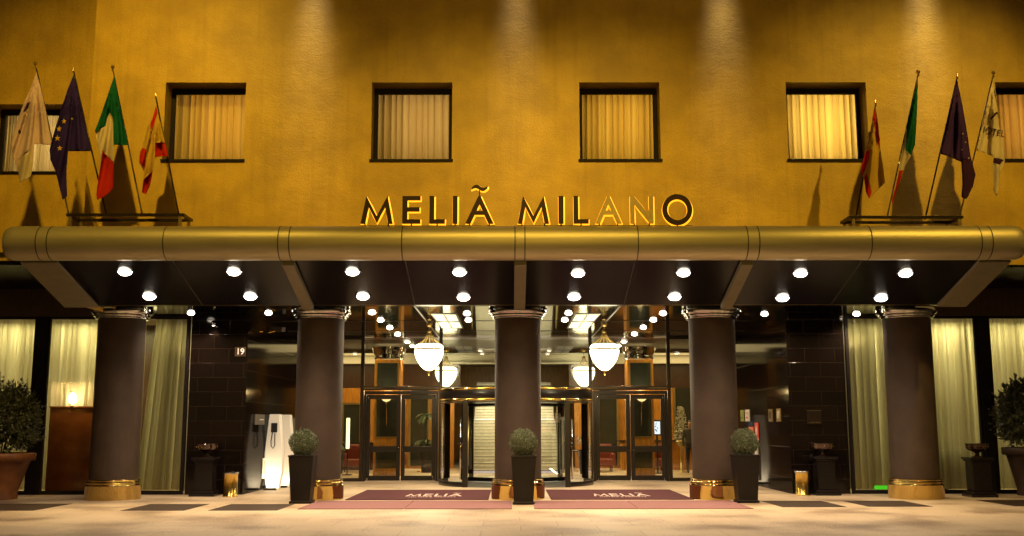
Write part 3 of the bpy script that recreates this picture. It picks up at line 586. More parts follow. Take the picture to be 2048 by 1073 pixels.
# ------------------------------------------------------------------ topiary planters
def topiary(x,y,lab,seed,sc=1):
    R=random.Random(seed); t=thing('box_ball_planter',lab,'potted plant',(x,y,0),'clipped box balls in tall square planters')
    h=.98; a,b=.195,.255; mb=MB()
    def ring(w,z,ww=None): return [(x-w,y-w,z),(x+w,y-w,z),(x+w,y+w,z),(x-w,y+w,z)]
    levels=[(a+.03,0),(a+.03,.05),(a,.055),(b,h-.03),(b+.012,h-.028),(b+.012,h),(b-.02,h),(b-.03,h-.08)]
    vs=[];[vs.extend(ring(w,z)) for w,z in levels]
    mb.add(vs,[(j*4+i,j*4+(i+1)%4,(j+1)*4+(i+1)%4,(j+1)*4+i) for j in range(len(levels)-1) for i in range(4)]); mb.build('planter',M_plant,t,bevel=.008)
    MB().quad(*ring(b-.03,h-.07)).build('soil',M_soil,t)
    cz=h+.25; r0=.295; mb=MB(); vs=[];fs=[]
    for k in range(6500):
        u=R.uniform(-1,1); a_=R.uniform(0,2*PI); q=(1-u*u)**.5; d=Vector((q*cos(a_),q*sin(a_),u))
        lump=1+.05*sin(5*d.x+3*d.z+seed*2)*sin(5*d.y-4*d.z+seed)+.03*sin(13*d.x+9*d.z+seed)
        rr=r0*lump*(R.uniform(.86,1.02) if k%4 else R.uniform(.6,.9))*(R.uniform(1.03,1.12) if k%37==0 else 1); p=Vector((x,y,cz))+d*rr
        nrm=(d+Vector((R.gauss(0,.6),R.gauss(0,.6),R.gauss(0,.6)))).normalized(); s1=nrm.orthogonal().normalized(); s2=nrm.cross(s1); th=R.uniform(0,2*PI)
        e1=(s1*cos(th)+s2*sin(th))*.0145; e2=(-s1*sin(th)+s2*cos(th))*.009; n0=len(vs); vs+= [p-e1,p+e2,p+e1,p-e2]; fs.append((n0,n0+1,n0+2,n0+3))
    mb.add(vs,fs,M_leafb); fo=mb.build('foliage',M_leafb,t)
    MB().lathe([(.03,0),(.025,.2)],(x,y,h-.07),8).build('stem',M_bark,t)
    return t
topiary(-4.47,-1.28,'left clipped box ball in a tall dark square planter, before the second column',1)
topiary(0.11,-1.62,'middle clipped box ball in a tall dark square planter, before the middle column',2)
topiary(4.74,-1.22,'right clipped box ball in a tall dark square planter, before the fourth column',3)
# big shrubs
def shrub(x,y,lab,seed,pr,pz,rx,rz,potm):
    R=random.Random(seed); t=thing('potted_shrub',lab,'potted plant',(x,y,0),'large glossy leaved shrubs in round pots')
    MB().lathe([(pr*.62,0),(pr*.62,.08),(pr*.6,.12),(pr*.75,pz*.45),(pr*.92,pz-.2),(pr*.95,pz-.18),(pr*1.08,pz-.17),(pr*1.1,pz-.02),(pr*1.06,pz),(pr*.98,pz),(pr*.95,pz-.1)],(x,y,0),48).build('pot',potm,t)
    MB().lathe([(0.001,pz-.1),(pr*.95,pz-.1)],(x,y,0),32).build('soil',M_soil,t)
    mb=MB(); cz=pz+rz*.82; brs=[]
    for k in range(9):
        a=R.uniform(0,2*PI); q=R.uniform(.2,.75); e=Vector((x+rx*q*cos(a),y+rx*q*sin(a),cz+rz*R.uniform(-.1,.75)))
        b=Vector((x+.06*cos(a),y+.06*sin(a),pz-.1)); mb.tube([b,b.lerp(e,.5)+Vector((0,0,.1)),e],.018,6,M_bark,r1=.006)
    mb.build('branches',M_bark,t)
    vs=[];fs=[]; twigs=[]
    for k in range(1000):
        u=R.uniform(-.75,1); a=R.uniform(0,2*PI); q=(1-u*u)**.5; d=Vector((q*cos(a),q*sin(a),u)); f=R.uniform(.45,1.0)**.6*R.choice((1,1,1,1.1,.9))
        p=Vector((x+d.x*rx*f,y+d.y*rx*f,cz+d.z*rz*f*(1+.12*sin(a*3+seed)))); dr=(d+Vector((0,0,.75))+Vector((R.gauss(0,.3),R.gauss(0,.3),0))).normalized(); Ln=R.uniform(.12,.24)
        for j in range(7):
            b=p+dr*Ln*(j/6); a2=j*2.4+k; o1=dr.orthogonal().normalized(); o2=dr.cross(o1); out=(o1*cos(a2)+o2*sin(a2)); ld=(out*.85+dr*R.uniform(.2,.8)).normalized() if j<6 else dr
            sd=ld.cross(dr if j<6 else o1)
            if sd.length<.1: sd=o1
            sd.normalize(); ll=R.uniform(.07,.12); w=ll*.26; up=sd.cross(ld)*.012; n0=len(vs)
            vs+= [b,b+ld*ll*.45+sd*w,b+ld*ll,b+ld*ll*.45-sd*w,b+ld*ll*.48-up]; fs+= [(n0,n0+1,n0+4),(n0+1,n0+2,n0+4),(n0+2,n0+3,n0+4),(n0+3,n0,n0+4)]
    MB().add(vs,fs,M_leafl).build('foliage',M_leafl,t)
shrub(-11.42,.05,'large glossy shrub in a round reddish pot at the far left',5,.68,1.0,.72,.80,M_terra)
shrub(11.78,.95,'large glossy shrub in a round brown pot at the far right',9,.56,1.08,.62,.80,M_terra2)
# urns on pedestals
def urn(x,y,lab):
    t=thing('pedestal_urn',lab,'urn',(x,y,0),'bowl urns on black marble pedestals')
    mb=MB(); 
    for w,z0,z1 in ((.29,0,.07),(.255,.07,.13),(.20,.13,.78),(.235,.78,.82),(.265,.82,.87)): mb.box((x-w,y-w,z0),(x+w,y+w,z1))
    mb.build('pedestal',M_bmarb,t,bevel=.012)
    MB().lathe([(.001,0),(.13,0),(.13,.015),(.06,.03),(.04,.08),(.055,.10),(.09,.12),(.20,.16),(.235,.20),(.24,.28),(.255,.29),(.255,.305),(.225,.30),(.215,.20),(.001,.16)],(x,y,.87),40).build('bowl',M_amb,t)
    mb=MB()
    for k in range(18):
        a=2*PI*k/18; c=Vector((x+.241*cos(a),y+.241*sin(a),1.11)); mb.lathe([(.001,-.011),(.009,-.005),(.009,.005),(.001,.011)],c,6)
    mb.build('studs',M_brass,t)
urn(-7.15,1.05,'black marble pedestal urn standing against the left granite pier'); urn(7.08,1.15,'black marble pedestal urn standing against the right granite pier'); urn(10.33,.45,'black marble pedestal urn with gilt bowl beside the right potted shrub')
# brass bins
def bin_(x,y,lab):
    t=thing('brass_bin',lab,'bin',(x,y,0),'cylindrical brass bins')
    MB().lathe([(.001,0),(.165,0),(.165,.02),(.155,.03),(.155,.50),(.16,.51)],(x,y,0),40).build('body',M_brass,t)
    MB().lathe([(.155,.50),(.172,.505),(.176,.53),(.165,.55),(.14,.553),(.13,.53),(.001,.50)],(x,y,0),40).build('rim',M_chr,t)
bin_(-6.49,.75,'polished brass cylinder bin at the left granite pier corner'); bin_(6.56,1.1,'polished brass cylinder bin at the right granite pier corner')
# ------------------------------------------------------------------ signs on the piers
def plate(name,lab,cat,a,b,m,group=None): return thing(name,lab,cat,tuple((p+q)/2 for p,q in zip(a,b)),group)
t=thing('house_number','small dark plate with white number 19 on the left granite pier','sign',(-6.63,YP,3.17))
p=PX(481,704,YP); MB().box((p.x-.125,YP-.02,p.z-.105),(p.x+.125,YP-.002,p.z+.105)).build('plate',M_dwood,t,bevel=.003)
mb=MB(); 
for a,b,c,d in ((-.125,.125,.098,.105),(-.125,.125,-.105,-.098),(-.125,-.118,-.098,.098),(.118,.125,-.098,.098)): mb.box((p.x+a,YP-.024,p.z+c),(p.x+b,YP-.0205,p.z+d))
mb.build('border',M_gold,t)
text('number','19',(p.x,YP-.0225,p.z),.2,UPR,emis('number_enamel',(1,.93,.8),.25),t,.002,off=.004)
XS=-6.40; XR=6.42
def sideplate(xw,s,y0,y1,z0,z1,m,name,parent,off=0,th=.02):  # plate on a return wall, s=+1 faces +x
    return MB().box((xw+s*(.003+off),y0,z0),(xw+s*(.003+off+th),y1,z1)).build(name,m,parent)
# left return wall: steel plate, red hydrant sign, small framed notice
pl=lambda u,v,x: at(u,v,0,x)
a=pl(509,829,XS); b=pl(527,850,XS); t=thing('steel_nameplate','small steel plate on the left porch side wall','sign',(XS,a.y,1.8)); sideplate(XS,1,a.y,b.y,b.z,a.z,M_grey,'plate',t); MB().box((XS+.024,a.y+.45,(a.z+b.z)/2-.012),(XS+.027,b.y-.1,(a.z+b.z)/2+.012)).build('engraving',M_wht,t)
def redsign(xw,s,ya,yb,z0,z1,lab):
    t=thing('fire_sign',lab,'sign',(xw,(ya+yb)/2,(z0+z1)/2)); sideplate(xw,s,ya,yb,z0,z1,M_red,'plate',t); x0=xw+s*.025; x1=xw+s*.028; w=yb-ya;h=z1-z0
    mb=MB(); mb.box((x0,ya,z0),(x1,yb,z0+h*.15)); mb.box((x0,ya+w*.3,z0+h*.35),(x1,ya+w*.42,z0+h*.85)); mb.box((x0,ya+w*.42,z0+h*.55),(x1,ya+w*.6,z0+h*.68)); mb.box((x0,ya+w*.6,z0+h*.45),(x1,ya+w*.7,z0+h*.78)); mb.build('symbol',M_wht,t)
a=pl(532,893,XS); b=pl(541,921,XS); redsign(XS,1,a.y,b.y+.35,b.z,a.z,'red fire point sign on the left porch side wall')
a=pl(524,922,XS); b=pl(546,956,XS); t=thing('framed_notice','small white framed notice low on the left porch side wall','picture frame',(XS,a.y,1)); 
MB().box((XS+.003,a.y,.28),(XS+.03,b.y,.78)).build('frame',M_wht,t,bevel=.004); MB().box((XS+.031,a.y+.12,.34),(XS+.034,b.y-.12,.72)).build('print',mat('print_paper',(.75,.62,.4),.6,noise=.5,nscale=12),t)
# opal kiosks
def kiosk(x,y,lab,pw,wt=.21,wm=.36,wb=.24,phone=True):
    t=thing('light_totem',lab,'light totem',(x,y,0),'white tapered totems at the porch walls'); mb=MB(); lv=[(wb*.9,0),(wb,.02),(wm,.42),(wm,.9),(wt,1.86),(wt*.96,1.88)]
    vs=[]
    for w,z in lv: vs+= [(x-w/1.0*.62,y-.14,z),(x+w*.62,y-.14,z),(x+w*.62,y+.14,z),(x-w*.62,y+.14,z)]
    n_=len(lv); mb.add(vs,[(j*4+i,j*4+(i+1)%4,(j+1)*4+(i+1)%4,(j+1)*4+i) for j in range(n_-1) for i in range(4)]+[(3,2,1,0),tuple(4*(n_-1)+i for i in range(4))]); mb.build('body',M_kiosk,t,bevel=.02)
    if phone:
        MB().box((x-.07,y-.20,1.42),(x+.09,y-.143,1.66)).build('phone_housing',M_dark,t,bevel=.02)
        MB().tube([(x-.03,y-.17,1.42),(x-.06,y-.18,1.2),(x-.05,y-.18,1.08),(x,y-.18,1.02),(x+.04,y-.18,1.1),(x+.03,y-.17,1.4)],.012,6).build('cord',M_dark,t)
    l=lamp('foot_lamp','AREA',(x,y-.38,.10),pw,(1,.82,.58),t,.3); aim(l,(x,y,.6))
    MB().box((x-.16,y-.46,.0),(x+.16,y-.30,.05)).build('foot_light',M_dark,t,bevel=.01)
kiosk(-6.17,3.7,'white tapered totem with wall telephone, glowing at its foot, left porch side',11)
kiosk(-6.12,4.75,'plain white tapered totem standing behind the telephone totem',3,phone=False)
kiosk(6.02,6.3,'white tapered totem behind the right box ball planter',9,phone=False)
# right wall: frame leaning, signs
a=pl(1521,877,XR); b=pl(1543,955,XR); t=thing('standing_frame','white framed dark green poster low on the right porch wall','picture frame',(XR,5,0))
ya,yb=4.75,5.95; MB().box((XR-.06,ya,.15),(XR-.003,yb,1.38)).build('frame',M_wht,t,bevel=.006); MB().box((XR-.067,ya+.14,.34),(XR-.0605,yb-.14,1.30)).build('poster',mat('poster_green',(.06,.055,.015),.3,noise=.5,nscale=6),t)
MB().tube([(XR-.07,5.35+.15*cos(q),.75+.14*sin(q)) for q in [i*PI/8 for i in range(14)]],.012,5).build('swirl',M_gold,t)
MB().box((XR-.075,5.1,1.02),(XR-.068,5.6,1.06)).build('title',M_wht,t)
a=pl(1532,848,XR); redsign(XR,-1,4.6,5.0,1.19,1.66,'tall red fire hose sign on the right porch side wall')
t=thing('orange_notice','small orange notice with white lines beside the tall red sign','sign',(XR,5.4,1.4)); sideplate(XR,-1,5.2,5.75,1.26,1.55,M_org,'plate',t)
mb=MB(); [mb.box((XR-.029,5.25,1.30+k*.06),(XR-.025,5.70,1.315+k*.06)) for k in range(4)]; mb.build('lines',M_wht,t)
for k,(ya,yb) in enumerate(((2.25,2.62),(3.05,3.42))):
    t=thing('gilt_plaque','gilt rating plaque, %s'%('nearer the granite corner' if k==0 else 'farther from the granite corner'),'plaque',(XR,ya,1.9),'gilt plaques on the right porch wall'); sideplate(XR,-1,ya,yb,1.68,1.99,M_gold,'plate',t)
    MB().tube([(XR-.028,(ya+yb)/2+.07*cos(q),1.84+.09*sin(q)) for q in [i*PI/8 for i in range(16)]],.008,5,closed=True).build('oval',M_dark if k else M_wht,t)
for k,(ya,yb,m_,l) in enumerate(((5.6,6.1,M_wht,'small white notice high on the right porch wall'),(6.3,6.7,mat('yellowgreen_card',(.35,.4,.08),.5),'narrow yellow green card beside the white notice'))):
    t=thing('wall_notice',l,'sign',(XR,ya,1.9)); sideplate(XR,-1,ya,yb,1.70,2.02,m_,'card',t); MB().box((XR-.028,ya+.15,1.78),(XR-.025,yb-.1,1.82)).box((XR-.028,ya+.2,1.9),(XR-.025,yb-.2,1.95)).build('print',M_red if k==0 else M_dark,t)
p=PX(1628,835,YP); t=thing('bronze_plaque','square bronze plaque with raised lettering on the right granite pier','plaque',(p.x,YP,p.z)); MB().box((p.x-.17,YP-.02,p.z-.16),(p.x+.17,YP-.002,p.z+.16)).build('plate',M_dbr,t,bevel=.003)
MB().box((p.x-.17,YP-.026,p.z+.153),(p.x+.17,YP-.0205,p.z+.163)).build('edge',M_chr,t); mb=MB(); R=random.Random(4)
for k in range(13): mb.box((p.x-.135+k*.021,YP-.024,p.z-.13),(p.x-.135+k*.021+R.uniform(.006,.016),YP-.0205,p.z-.13+R.uniform(.012,.024)))
mb.build('lettering',M_gold,t)
# cctv
p=PX(540,660,2.6); t=thing('security_camera','grey box security camera on a brass arm high on the left porch wall','camera',(XS,2.6,p.z))
mb=MB(); c=Vector((-5.95,2.6,p.z+.02)); d=Vector((.8,-.55,-.12)).normalized(); s_=d.cross(Vector((0,0,1))).normalized(); u_=s_.cross(d)
vs=[c+d*i*.22+s_*j*.06+u_*k*.055 for i in (-1,1) for j in (-1,1) for k in (-1,1)]; mb.add(vs,[(0,1,3,2),(4,6,7,5),(0,4,5,1),(2,3,7,6),(0,2,6,4),(1,5,7,3)]); mb.build('housing',M_grey,t,bevel=.01)
MB().tube([(XS+.003,2.6,p.z-.06),(-6.15,2.6,p.z-.06),(-6.0,2.6,p.z-.03)],.018,8).lathe([(.001,-.002),(.05,0),(.05,.02)],(XS+.02,2.6,p.z-.06),12).build('bracket',M_brass,t)
# ------------------------------------------------------------------ lobby things
def pillar(x,lab):
    y=11.0; t=thing('lobby_pillar',lab,'pillar',(x,y,0),'square wood lobby pillars with dark panels'); w=.42
    MB().box((x-w,y-w,0),(x+w,y+w,3.72)).build('body',M_wood,t,bevel=.01)
    mb=MB(); 
    for z0,z1 in ((.25,.95),(1.25,2.55),(2.75,3.6)): mb.box((x-w+.09,y-w-.02,z0),(x+w-.09,y-w-.002,z1))
    mb.build('dark_panel',M_dpan,t); mb=MB()
    for z0,z1 in ((1.25,2.55),(2.75,3.6)):
        for a,b,c,d in ((x-w+.07,x-w+.09,z0,z1),(x+w-.09,x+w-.07,z0,z1),(x-w+.07,x+w-.07,z1,z1+.02),(x-w+.07,x+w-.07,z0-.02,z0)): mb.box((a,y-w-.025,c),(b,y-w-.002,d))
    mb.build('gilt_moulding',M_gold,t); MB().lathe([(.46,0),(.50,.05),(.47,.1),(.52,.2),(.55,.33),(.56,.4)],(x,y,3.73),40).build('capital',M_chr,t)
    s=thing('wall_sconce','glowing half bowl uplighter on the %s lobby pillar'%('left' if x<0 else 'right'),'wall lamp',(x,y-w,2.5),'bowl uplighters on the lobby pillars')
    MB().lathe([(.001,-.2),(.08,-.18),(.17,-.10),(.22,0.0)],(x,y-w-.24,2.55),28).build('bowl',M_bowl,s); MB().lathe([(.001,-.28),(.02,-.26),(.03,-.21),(.012,-.19)],(x,y-w-.24,2.55),12).tube([(x,y-w-.24,2.3),(x,y-w-.1,2.0),(x,y-w-.03,1.6)],.012,6).build('bracket',M_brass,s)
    lamp('sconce_lamp','POINT',(x,y-w-.26,2.66),14,(1,.75,.4),s,.08)
pillar(-4.12,'wooden lobby pillar seen through the left glass doors'); pillar(4.05,'wooden lobby pillar seen through the right glass doors')
def armchair(x,y,lab,rz=0,m=M_sofa):
    t=thing('armchair',lab,'armchair',(x,y,0),'maroon lobby armchairs')
    MB().box((x-.38,y-.35,.18),(x+.38,y+.35,.45)).build('seat',m,t,bevel=.05); MB().box((x-.4,y+.27,.2),(x+.4,y+.45,.95)).build('backrest',m,t,bevel=.06)
    for s in (-1,1): MB().box((x+s*.38-.07,y-.36,.2),(x+s*.38+.07,y+.30,.64)).build('armrest',m,t,bevel=.04)
    for a in (-.32,.32):
        for b in (-.3,.36): MB().box((x+a-.02,y+b-.02,0),(x+a+.02,y+b+.02,.2)).build('leg',M_dbr,t)
armchair(-4.3,14.3,'maroon armchair nearest the left lobby pillar'); armchair(-5.6,14.0,'maroon armchair at far left of the lobby'); armchair(3.1,14.4,'maroon armchair between stairs and right lobby pillar'); armchair(4.9,14.2,'maroon armchair just right of the right lobby pillar')
def table(x,y,lab):
    t=thing('round_table',lab,'table',(x,y,0),'small round lobby tables'); MB().lathe([(.001,.70),(.42,.70),(.42,.74),(.001,.74)],(x,y,0),32).build('tabletop',M_dwood,t); MB().lathe([(.25,0),(.25,.02),(.04,.05),(.035,.70)],(x,y,0),20).build('pedestal',M_brass,t)
table(-5.9,10.2,'small round table behind the left side glass'); table(-3.2,14.2,'small round table behind the left doors'); table(2.4,13.8,'small round table behind the right doors')
t=thing('reception_desk','dark lobby counter with lit front right of the stairs','desk',(5.6,15.6,0)); MB().box((3.9,15.3,0),(7.6,15.9,1.02)).build('front',M_wood,t,bevel=.01); MB().box((3.8,15.2,1.02),(7.7,16.0,1.08)).build('counter_top',M_dwood,t,bevel=.01)
t=thing('side_console','dark low cabinet left of the stairs','cabinet',(-6,15.9,0)); MB().box((-7.6,15.5,0),(-4.9,16.1,.95)).build('body',M_dwood,t,bevel=.01); MB().box((-7.7,15.4,.95),(-4.8,16.2,1.0)).build('top',M_bmarb,t)
# digital screen
p=PX(1314,856,12.4); t=thing('digital_screen','upright glowing blue and white lobby screen','screen',(p.x,12.4,0))
MB().box((p.x-.15,12.38,p.z-.26),(p.x+.15,12.44,p.z+.26)).build('housing',M_dark,t,bevel=.006); MB().box((p.x-.10,12.372,p.z-.21),(p.x+.10,12.378,p.z+.21)).build('display',M_scr,t); MB().box((p.x-.03,12.42,0),(p.x+.03,12.46,p.z-.25)).box((p.x-.18,12.3,0),(p.x+.18,12.6,.03)).build('stand',M_dark,t)
mb=MB(); R=random.Random(8)
for k in range(7): a=R.uniform(-.07,.04); b=R.uniform(-.17,.14); mb.box((p.x+a,12.366,p.z+b),(p.x+a+R.uniform(.02,.05),12.371,p.z+b+R.uniform(.02,.05)))
mb.build('picture',mat('screen_ink',(.03,.1,.45),.5),t)
# tall light strip left
p=PX(696,860,11.5); t=thing('floor_lamp','tall slim glowing lamp seen through the left side glass','floor lamp',(p.x,11.5,0)); MB().box((p.x-.055,11.45,.85),(p.x+.055,11.55,1.85)).build('tube',M_strip,t,bevel=.02); MB().box((p.x-.02,11.48,0),(p.x+.02,11.52,.85)).box((p.x-.15,11.35,0),(p.x+.15,11.65,.03)).build('stand',M_dark,t)
# indoor plants
def palm(x,y,lab,seed,z0,h,n,ln,extra=None):
    R=random.Random(seed); t=thing('potted_palm',lab,'potted plant',(x,y,0)); MB().lathe([(.18,0),(.26,z0-.02),(.28,z0),(.22,z0-.03)],(x,y,0),24).build('pot',M_bmarb,t)
    MB().tube([(x,y,z0-.03),(x+.02,y,z0+h*.5),(x,y,z0+h)],.035,8,r1=.02).build('stem',M_bark,t); vs=[];fs=[]
    for bz,nn,l0 in ([(z0+h,n,ln)]+([(z0+.05,n,ln*1.1)] if extra else [])):
        for k in range(nn):
            a=R.uniform(0,2*PI); el=R.uniform(.1,1.3); L0=l0*R.uniform(.7,1.1); pr=None
            for j in range(8):
                s=j/7; q=Vector((x+cos(a)*L0*s*cos(el*.7),y+sin(a)*L0*s*cos(el*.7),bz+L0*(s*sin(el)-.75*s*s))); 
                if pr:
                    d=(q-pr).normalized(); sd=Vector((-sin(a),cos(a),0))
                    for sg in (-1,1): e=q+sd*sg*.10*(1-.6*s)+d*.07-Vector((0,0,.03)); n0=len(vs); vs+= [pr,q,e]; fs.append((n0,n0+1,n0+2))
                pr=q
    MB().add(vs,fs,M_leafi).build('fronds',M_leafi,t)
palm(-3.05,13.4,'two tiered palm behind the left glass doors',3,.95,.95,34,.45,True); palm(2.35,12.2,'small leafy plant beside the stairs, right side',6,.8,.35,16,.35); palm(-6.0,12.6,'small leafy plant seen through the left side glass',9,.7,.3,16,.35)
palm(10.25,YP+.95,'tall dim plant silhouette behind the sheer curtain right of the last column',15,.9,1.15,46,.55,True)
# pale flower arrangement
R=random.Random(12); fx,fy=5.75,13.3; t=thing('flower_arrangement','tall pale flower arrangement on a stand behind the right side glass','flower arrangement',(fx,fy,0)); MB().lathe([(.2,0),(.2,.03),(.04,.06),(.04,.85),(.14,.9),(.2,1.05),(.16,1.1)],(fx,fy,0),24).build('stand',M_gold,t); vs=[];fs=[]
for k in range(700):
    a=R.uniform(0,2*PI); z=R.uniform(0,1.15); r_=.30*(1-.5*z)*R.uniform(.2,1); p=Vector((fx+r_*cos(a),fy+r_*sin(a),1.1+z)); d=Vector((R.gauss(0,1),R.gauss(0,1),R.gauss(0,1))).normalized(); e=d.orthogonal().normalized(); n0=len(vs); vs+= [p-d*.03,p+e*.025,p+d*.03,p-e*.02]; fs.append((n0,n0+1,n0+2,n0+3))
MB().add(vs,fs).build('blossom',mat('pale_petals',(.62,.58,.4),.6,noise=.7,nscale=30),t)
# person in the lobby
M_suit=mat('dark_suit',(.012,.011,.013),.7,noise=.3,nscale=20); M_skin=mat('skin',(.35,.19,.12),.5,noise=.1,nscale=20); M_hair=mat('hair',(.015,.01,.007),.6)
def skin(name,J,E,m,parent,lv=2):
    me=bpy.data.meshes.new(name); me.from_pydata([j[0] for j in J],E,[]); me.materials.append(m); o=bpy.data.objects.new(name,me); COL.objects.link(o)
    sm=o.modifiers.new('skin','SKIN'); 
    if not me.skin_vertices: me.attributes
    for i,j in enumerate(J):
        try: me.skin_vertices[0].data[i].radius=j[1]; me.skin_vertices[0].data[i].use_root=(i==0)
        except Exception: return o
    s2=o.modifiers.new('sub','SUBSURF'); s2.levels=lv; s2.render_levels=lv; o.modifiers['skin'].use_smooth_shade=True
    if parent: o.parent=parent; o.matrix_parent_inverse=Matrix.Translation(-origin(parent))
    return o
def person(x,y):
    t=thing('person','person in a dark suit standing in the lobby behind the right side glass','person',(x,y,0))
    P=lambda a,b,c:(x+a,y+b,c)
    import bmesh
    J=[(P(0,0,.98),(.16,.115)),(P(0,0,1.18),(.15,.11)),(P(0,0,1.38),(.185,.115)),(P(0,0,1.47),(.09,.08)),
       (P(.19,0,1.42),(.065,.065)),(P(.25,.0,1.14),(.048,.05)),(P(.23,-.08,.9),(.038,.04)),
       (P(-.19,0,1.42),(.065,.065)),(P(-.25,0,1.14),(.048,.05)),(P(-.23,-.08,.9),(.038,.04)),
       (P(.09,0,.88),(.095,.1)),(P(.1,-.01,.5),(.066,.07)),(P(.1,.02,.1),(.05,.055)),(P(.11,-.12,.05),(.045,.04)),
       (P(-.09,0,.88),(.095,.1)),(P(-.1,-.01,.5),(.066,.07)),(P(-.1,.02,.1),(.05,.055)),(P(-.11,-.12,.05),(.045,.04))]
    E=[(0,1),(1,2),(2,3),(2,4),(4,5),(5,6),(2,7),(7,8),(8,9),(0,10),(10,11),(11,12),(12,13),(0,14),(14,15),(15,16),(16,17)]
    def sk(name,J,E,m,parent,lv=1):
        bm=bmesh.new(); ly=bm.verts.layers.skin.verify(); vs=[]
        for i,(p,r) in enumerate(J): v=bm.verts.new(p); v[ly].radius=r if isinstance(r,tuple) else (r,r); v[ly].use_root=(i==0); vs.append(v)
        for a,b in E: bm.edges.new((vs[a],vs[b]))
        me=bpy.data.meshes.new(name); bm.to_mesh(me); me.materials.append(m); o=bpy.data.objects.new(name,me); COL.objects.link(o)
        s=o.modifiers.new('skin','SKIN'); s.use_smooth_shade=True; q=o.modifiers.new('sub','SUBSURF'); q.levels=lv; q.render_levels=lv
        o.parent=parent; o.matrix_parent_inverse=Matrix.Translation(-origin(parent)); return o
    b=sk('suit',J,E,M_suit,t,2)
    sk('head',[(P(0,0,1.45),.05),(P(0,0,1.53),.055),(P(0,-.005,1.60),(.072,.085)),(P(0,0,1.68),(.078,.095)),(P(0,0,1.74),.06),(P(0,-.10,1.625),.014)],[(0,1),(1,2),(2,3),(3,4),(2,5)],M_skin,t,2)
    sk('hair',[(P(0,.03,1.64),(.07,.08)),(P(0,.02,1.71),(.084,.1)),(P(0,.0,1.765),(.065,.08))],[(0,1),(1,2)],M_hair,t,2)
    for s in (-1,1):
        h=[(P(s*.23,-.085,.89),.03),(P(s*.23,-.10,.82),(.018,.034))]; e=[(0,1)]
        for k in range(4): n0=len(h); o_=(-.024+k*.016); L_=(.07,.08,.085,.065)[k]; h+= [(P(s*.23,-.10+o_,.78),.0085),(P(s*.225,-.105+o_,.78-L_*.5),.008),(P(s*.218,-.11+o_,.78-L_*.95),.007)]; e+= [(1,n0),(n0,n0+1),(n0+1,n0+2)]
        n0=len(h); h+= [(P(s*.22,-.14,.83),.011),(P(s*.215,-.155,.79),.009)]; e+= [(0,n0),(n0,n0+1)]
        sk('hand',h,e,M_skin,t,1)
person(PX(1381,900,12.3).x,12.3)
# ------------------------------------------------------------------ flags
FY=-3.55
fm={'white':cloth('flag_white',(.70,.52,.52),.35),'cream':cloth('flag_cream',(.72,.60,.40),.3),'blue':cloth('flag_blue',(.035,.02,.13),.15),'purple':cloth('flag_purple',(.055,.026,.12),.15),'green':cloth('flag_green',(.012,.11,.055),.2),'red':cloth('flag_red',(.55,.03,.01),.25),'yellow':cloth('flag_yellow',(.62,.40,.06),.3),'gold':cloth('star_gold',(.75,.5,.04),.2),'ink':cloth('flag_ink',(.05,.02,.06),.1)}
def cloth_y(du,dv,seed):
    an=du/dv; k=min(1,dv/60); return FY-.02-.12*k+.075*k*sin(an*26+seed*1.3)+.032*k*sin(an*61+dv*.03+seed)+.028*k*sin(dv*.06+seed)
def star(u,v,r): return [(u+r*(1 if k%2==0 else .42)*sin(k*PI/5),v-r*(1 if k%2==0 else .42)*cos(k*PI/5)) for k in range(10)]
def flag(lab,pole,outline,base,cols,ball=True,seed=0,txt=None):
    (ub,vb),(ut,vt)=pole; B_=PX(ub,vb,FY); T=PX(ut,vt,FY); t=thing('flag',lab,'flag',tuple(B_),'flags on poles above the canopy')
    mb=MB(); dv=(T-B_); mb.tube([B_-dv.normalized()*.05,T],.017,8,r1=.013); mb.build('pole',M_dbr if not ball else M_chr,t)
    tp=T+dv.normalized()*.02
    mb=MB(); mb.lathe([(.014,-.05),(.022,-.03),(.014,-.01),(.02,.0),(.036,.02),(.04,.045),(.03,.07),(.001,.085)] if ball else [(.018,-.04),(.02,0),(.012,.03),(.001,.10)],tp,14); mb.build('finial',M_brass,t)
    R=random.Random(seed); polys=[outline]+[c[1] for c in cols]; pts=[];fc=[]
    for p in polys: fc.append(list(range(len(pts),len(pts)+len(p)))); pts+= [Vector(q) for q in p]
    us=[p[0] for p in outline]; vs_=[p[1] for p in outline]; u=min(us)
    while u<max(us):
        v=min(vs_)
        while v<max(vs_): pts.append(Vector((u+R.uniform(-.8,.8),v+R.uniform(-.8,.8)))); v+=3.6
        u+=2.6
    V,Eg,Fc,_,_,of=delaunay_2d_cdt(pts,[],fc,0,1e-4)
    ua,va=outline[0]; W=[]
    for p in V:
        du,dv_=p[0]-ua,max(1,p[1]-va); y=cloth_y(du,dv_,seed)
        W.append(PX(p[0],p[1],y))
    names=[base]+[c[0] for c in cols]; mb=MB()
    for f,o in zip(Fc,of):
        c=(sum(V[i][0] for i in f)/len(f),sum(V[i][1] for i in f)/len(f)); ins=[k for k,p in enumerate(polys) if inside(c,p)]
        if 0 not in ins: continue
        mb.add([W[i] for i in f],[tuple(range(len(f)))],fm[names[max(ins)]],True)
    o=mb.build('cloth',None,t)
    import bmesh
    bm=bmesh.new(); bm.from_mesh(o.data); bmesh.ops.remove_doubles(bm,verts=bm.verts,dist=1e-5); bmesh.ops.recalc_face_normals(bm,faces=bm.faces); bm.to_mesh(o.data); bm.free()
    s=o.modifiers.new('solid','SOLIDIFY'); s.thickness=.004
    return t
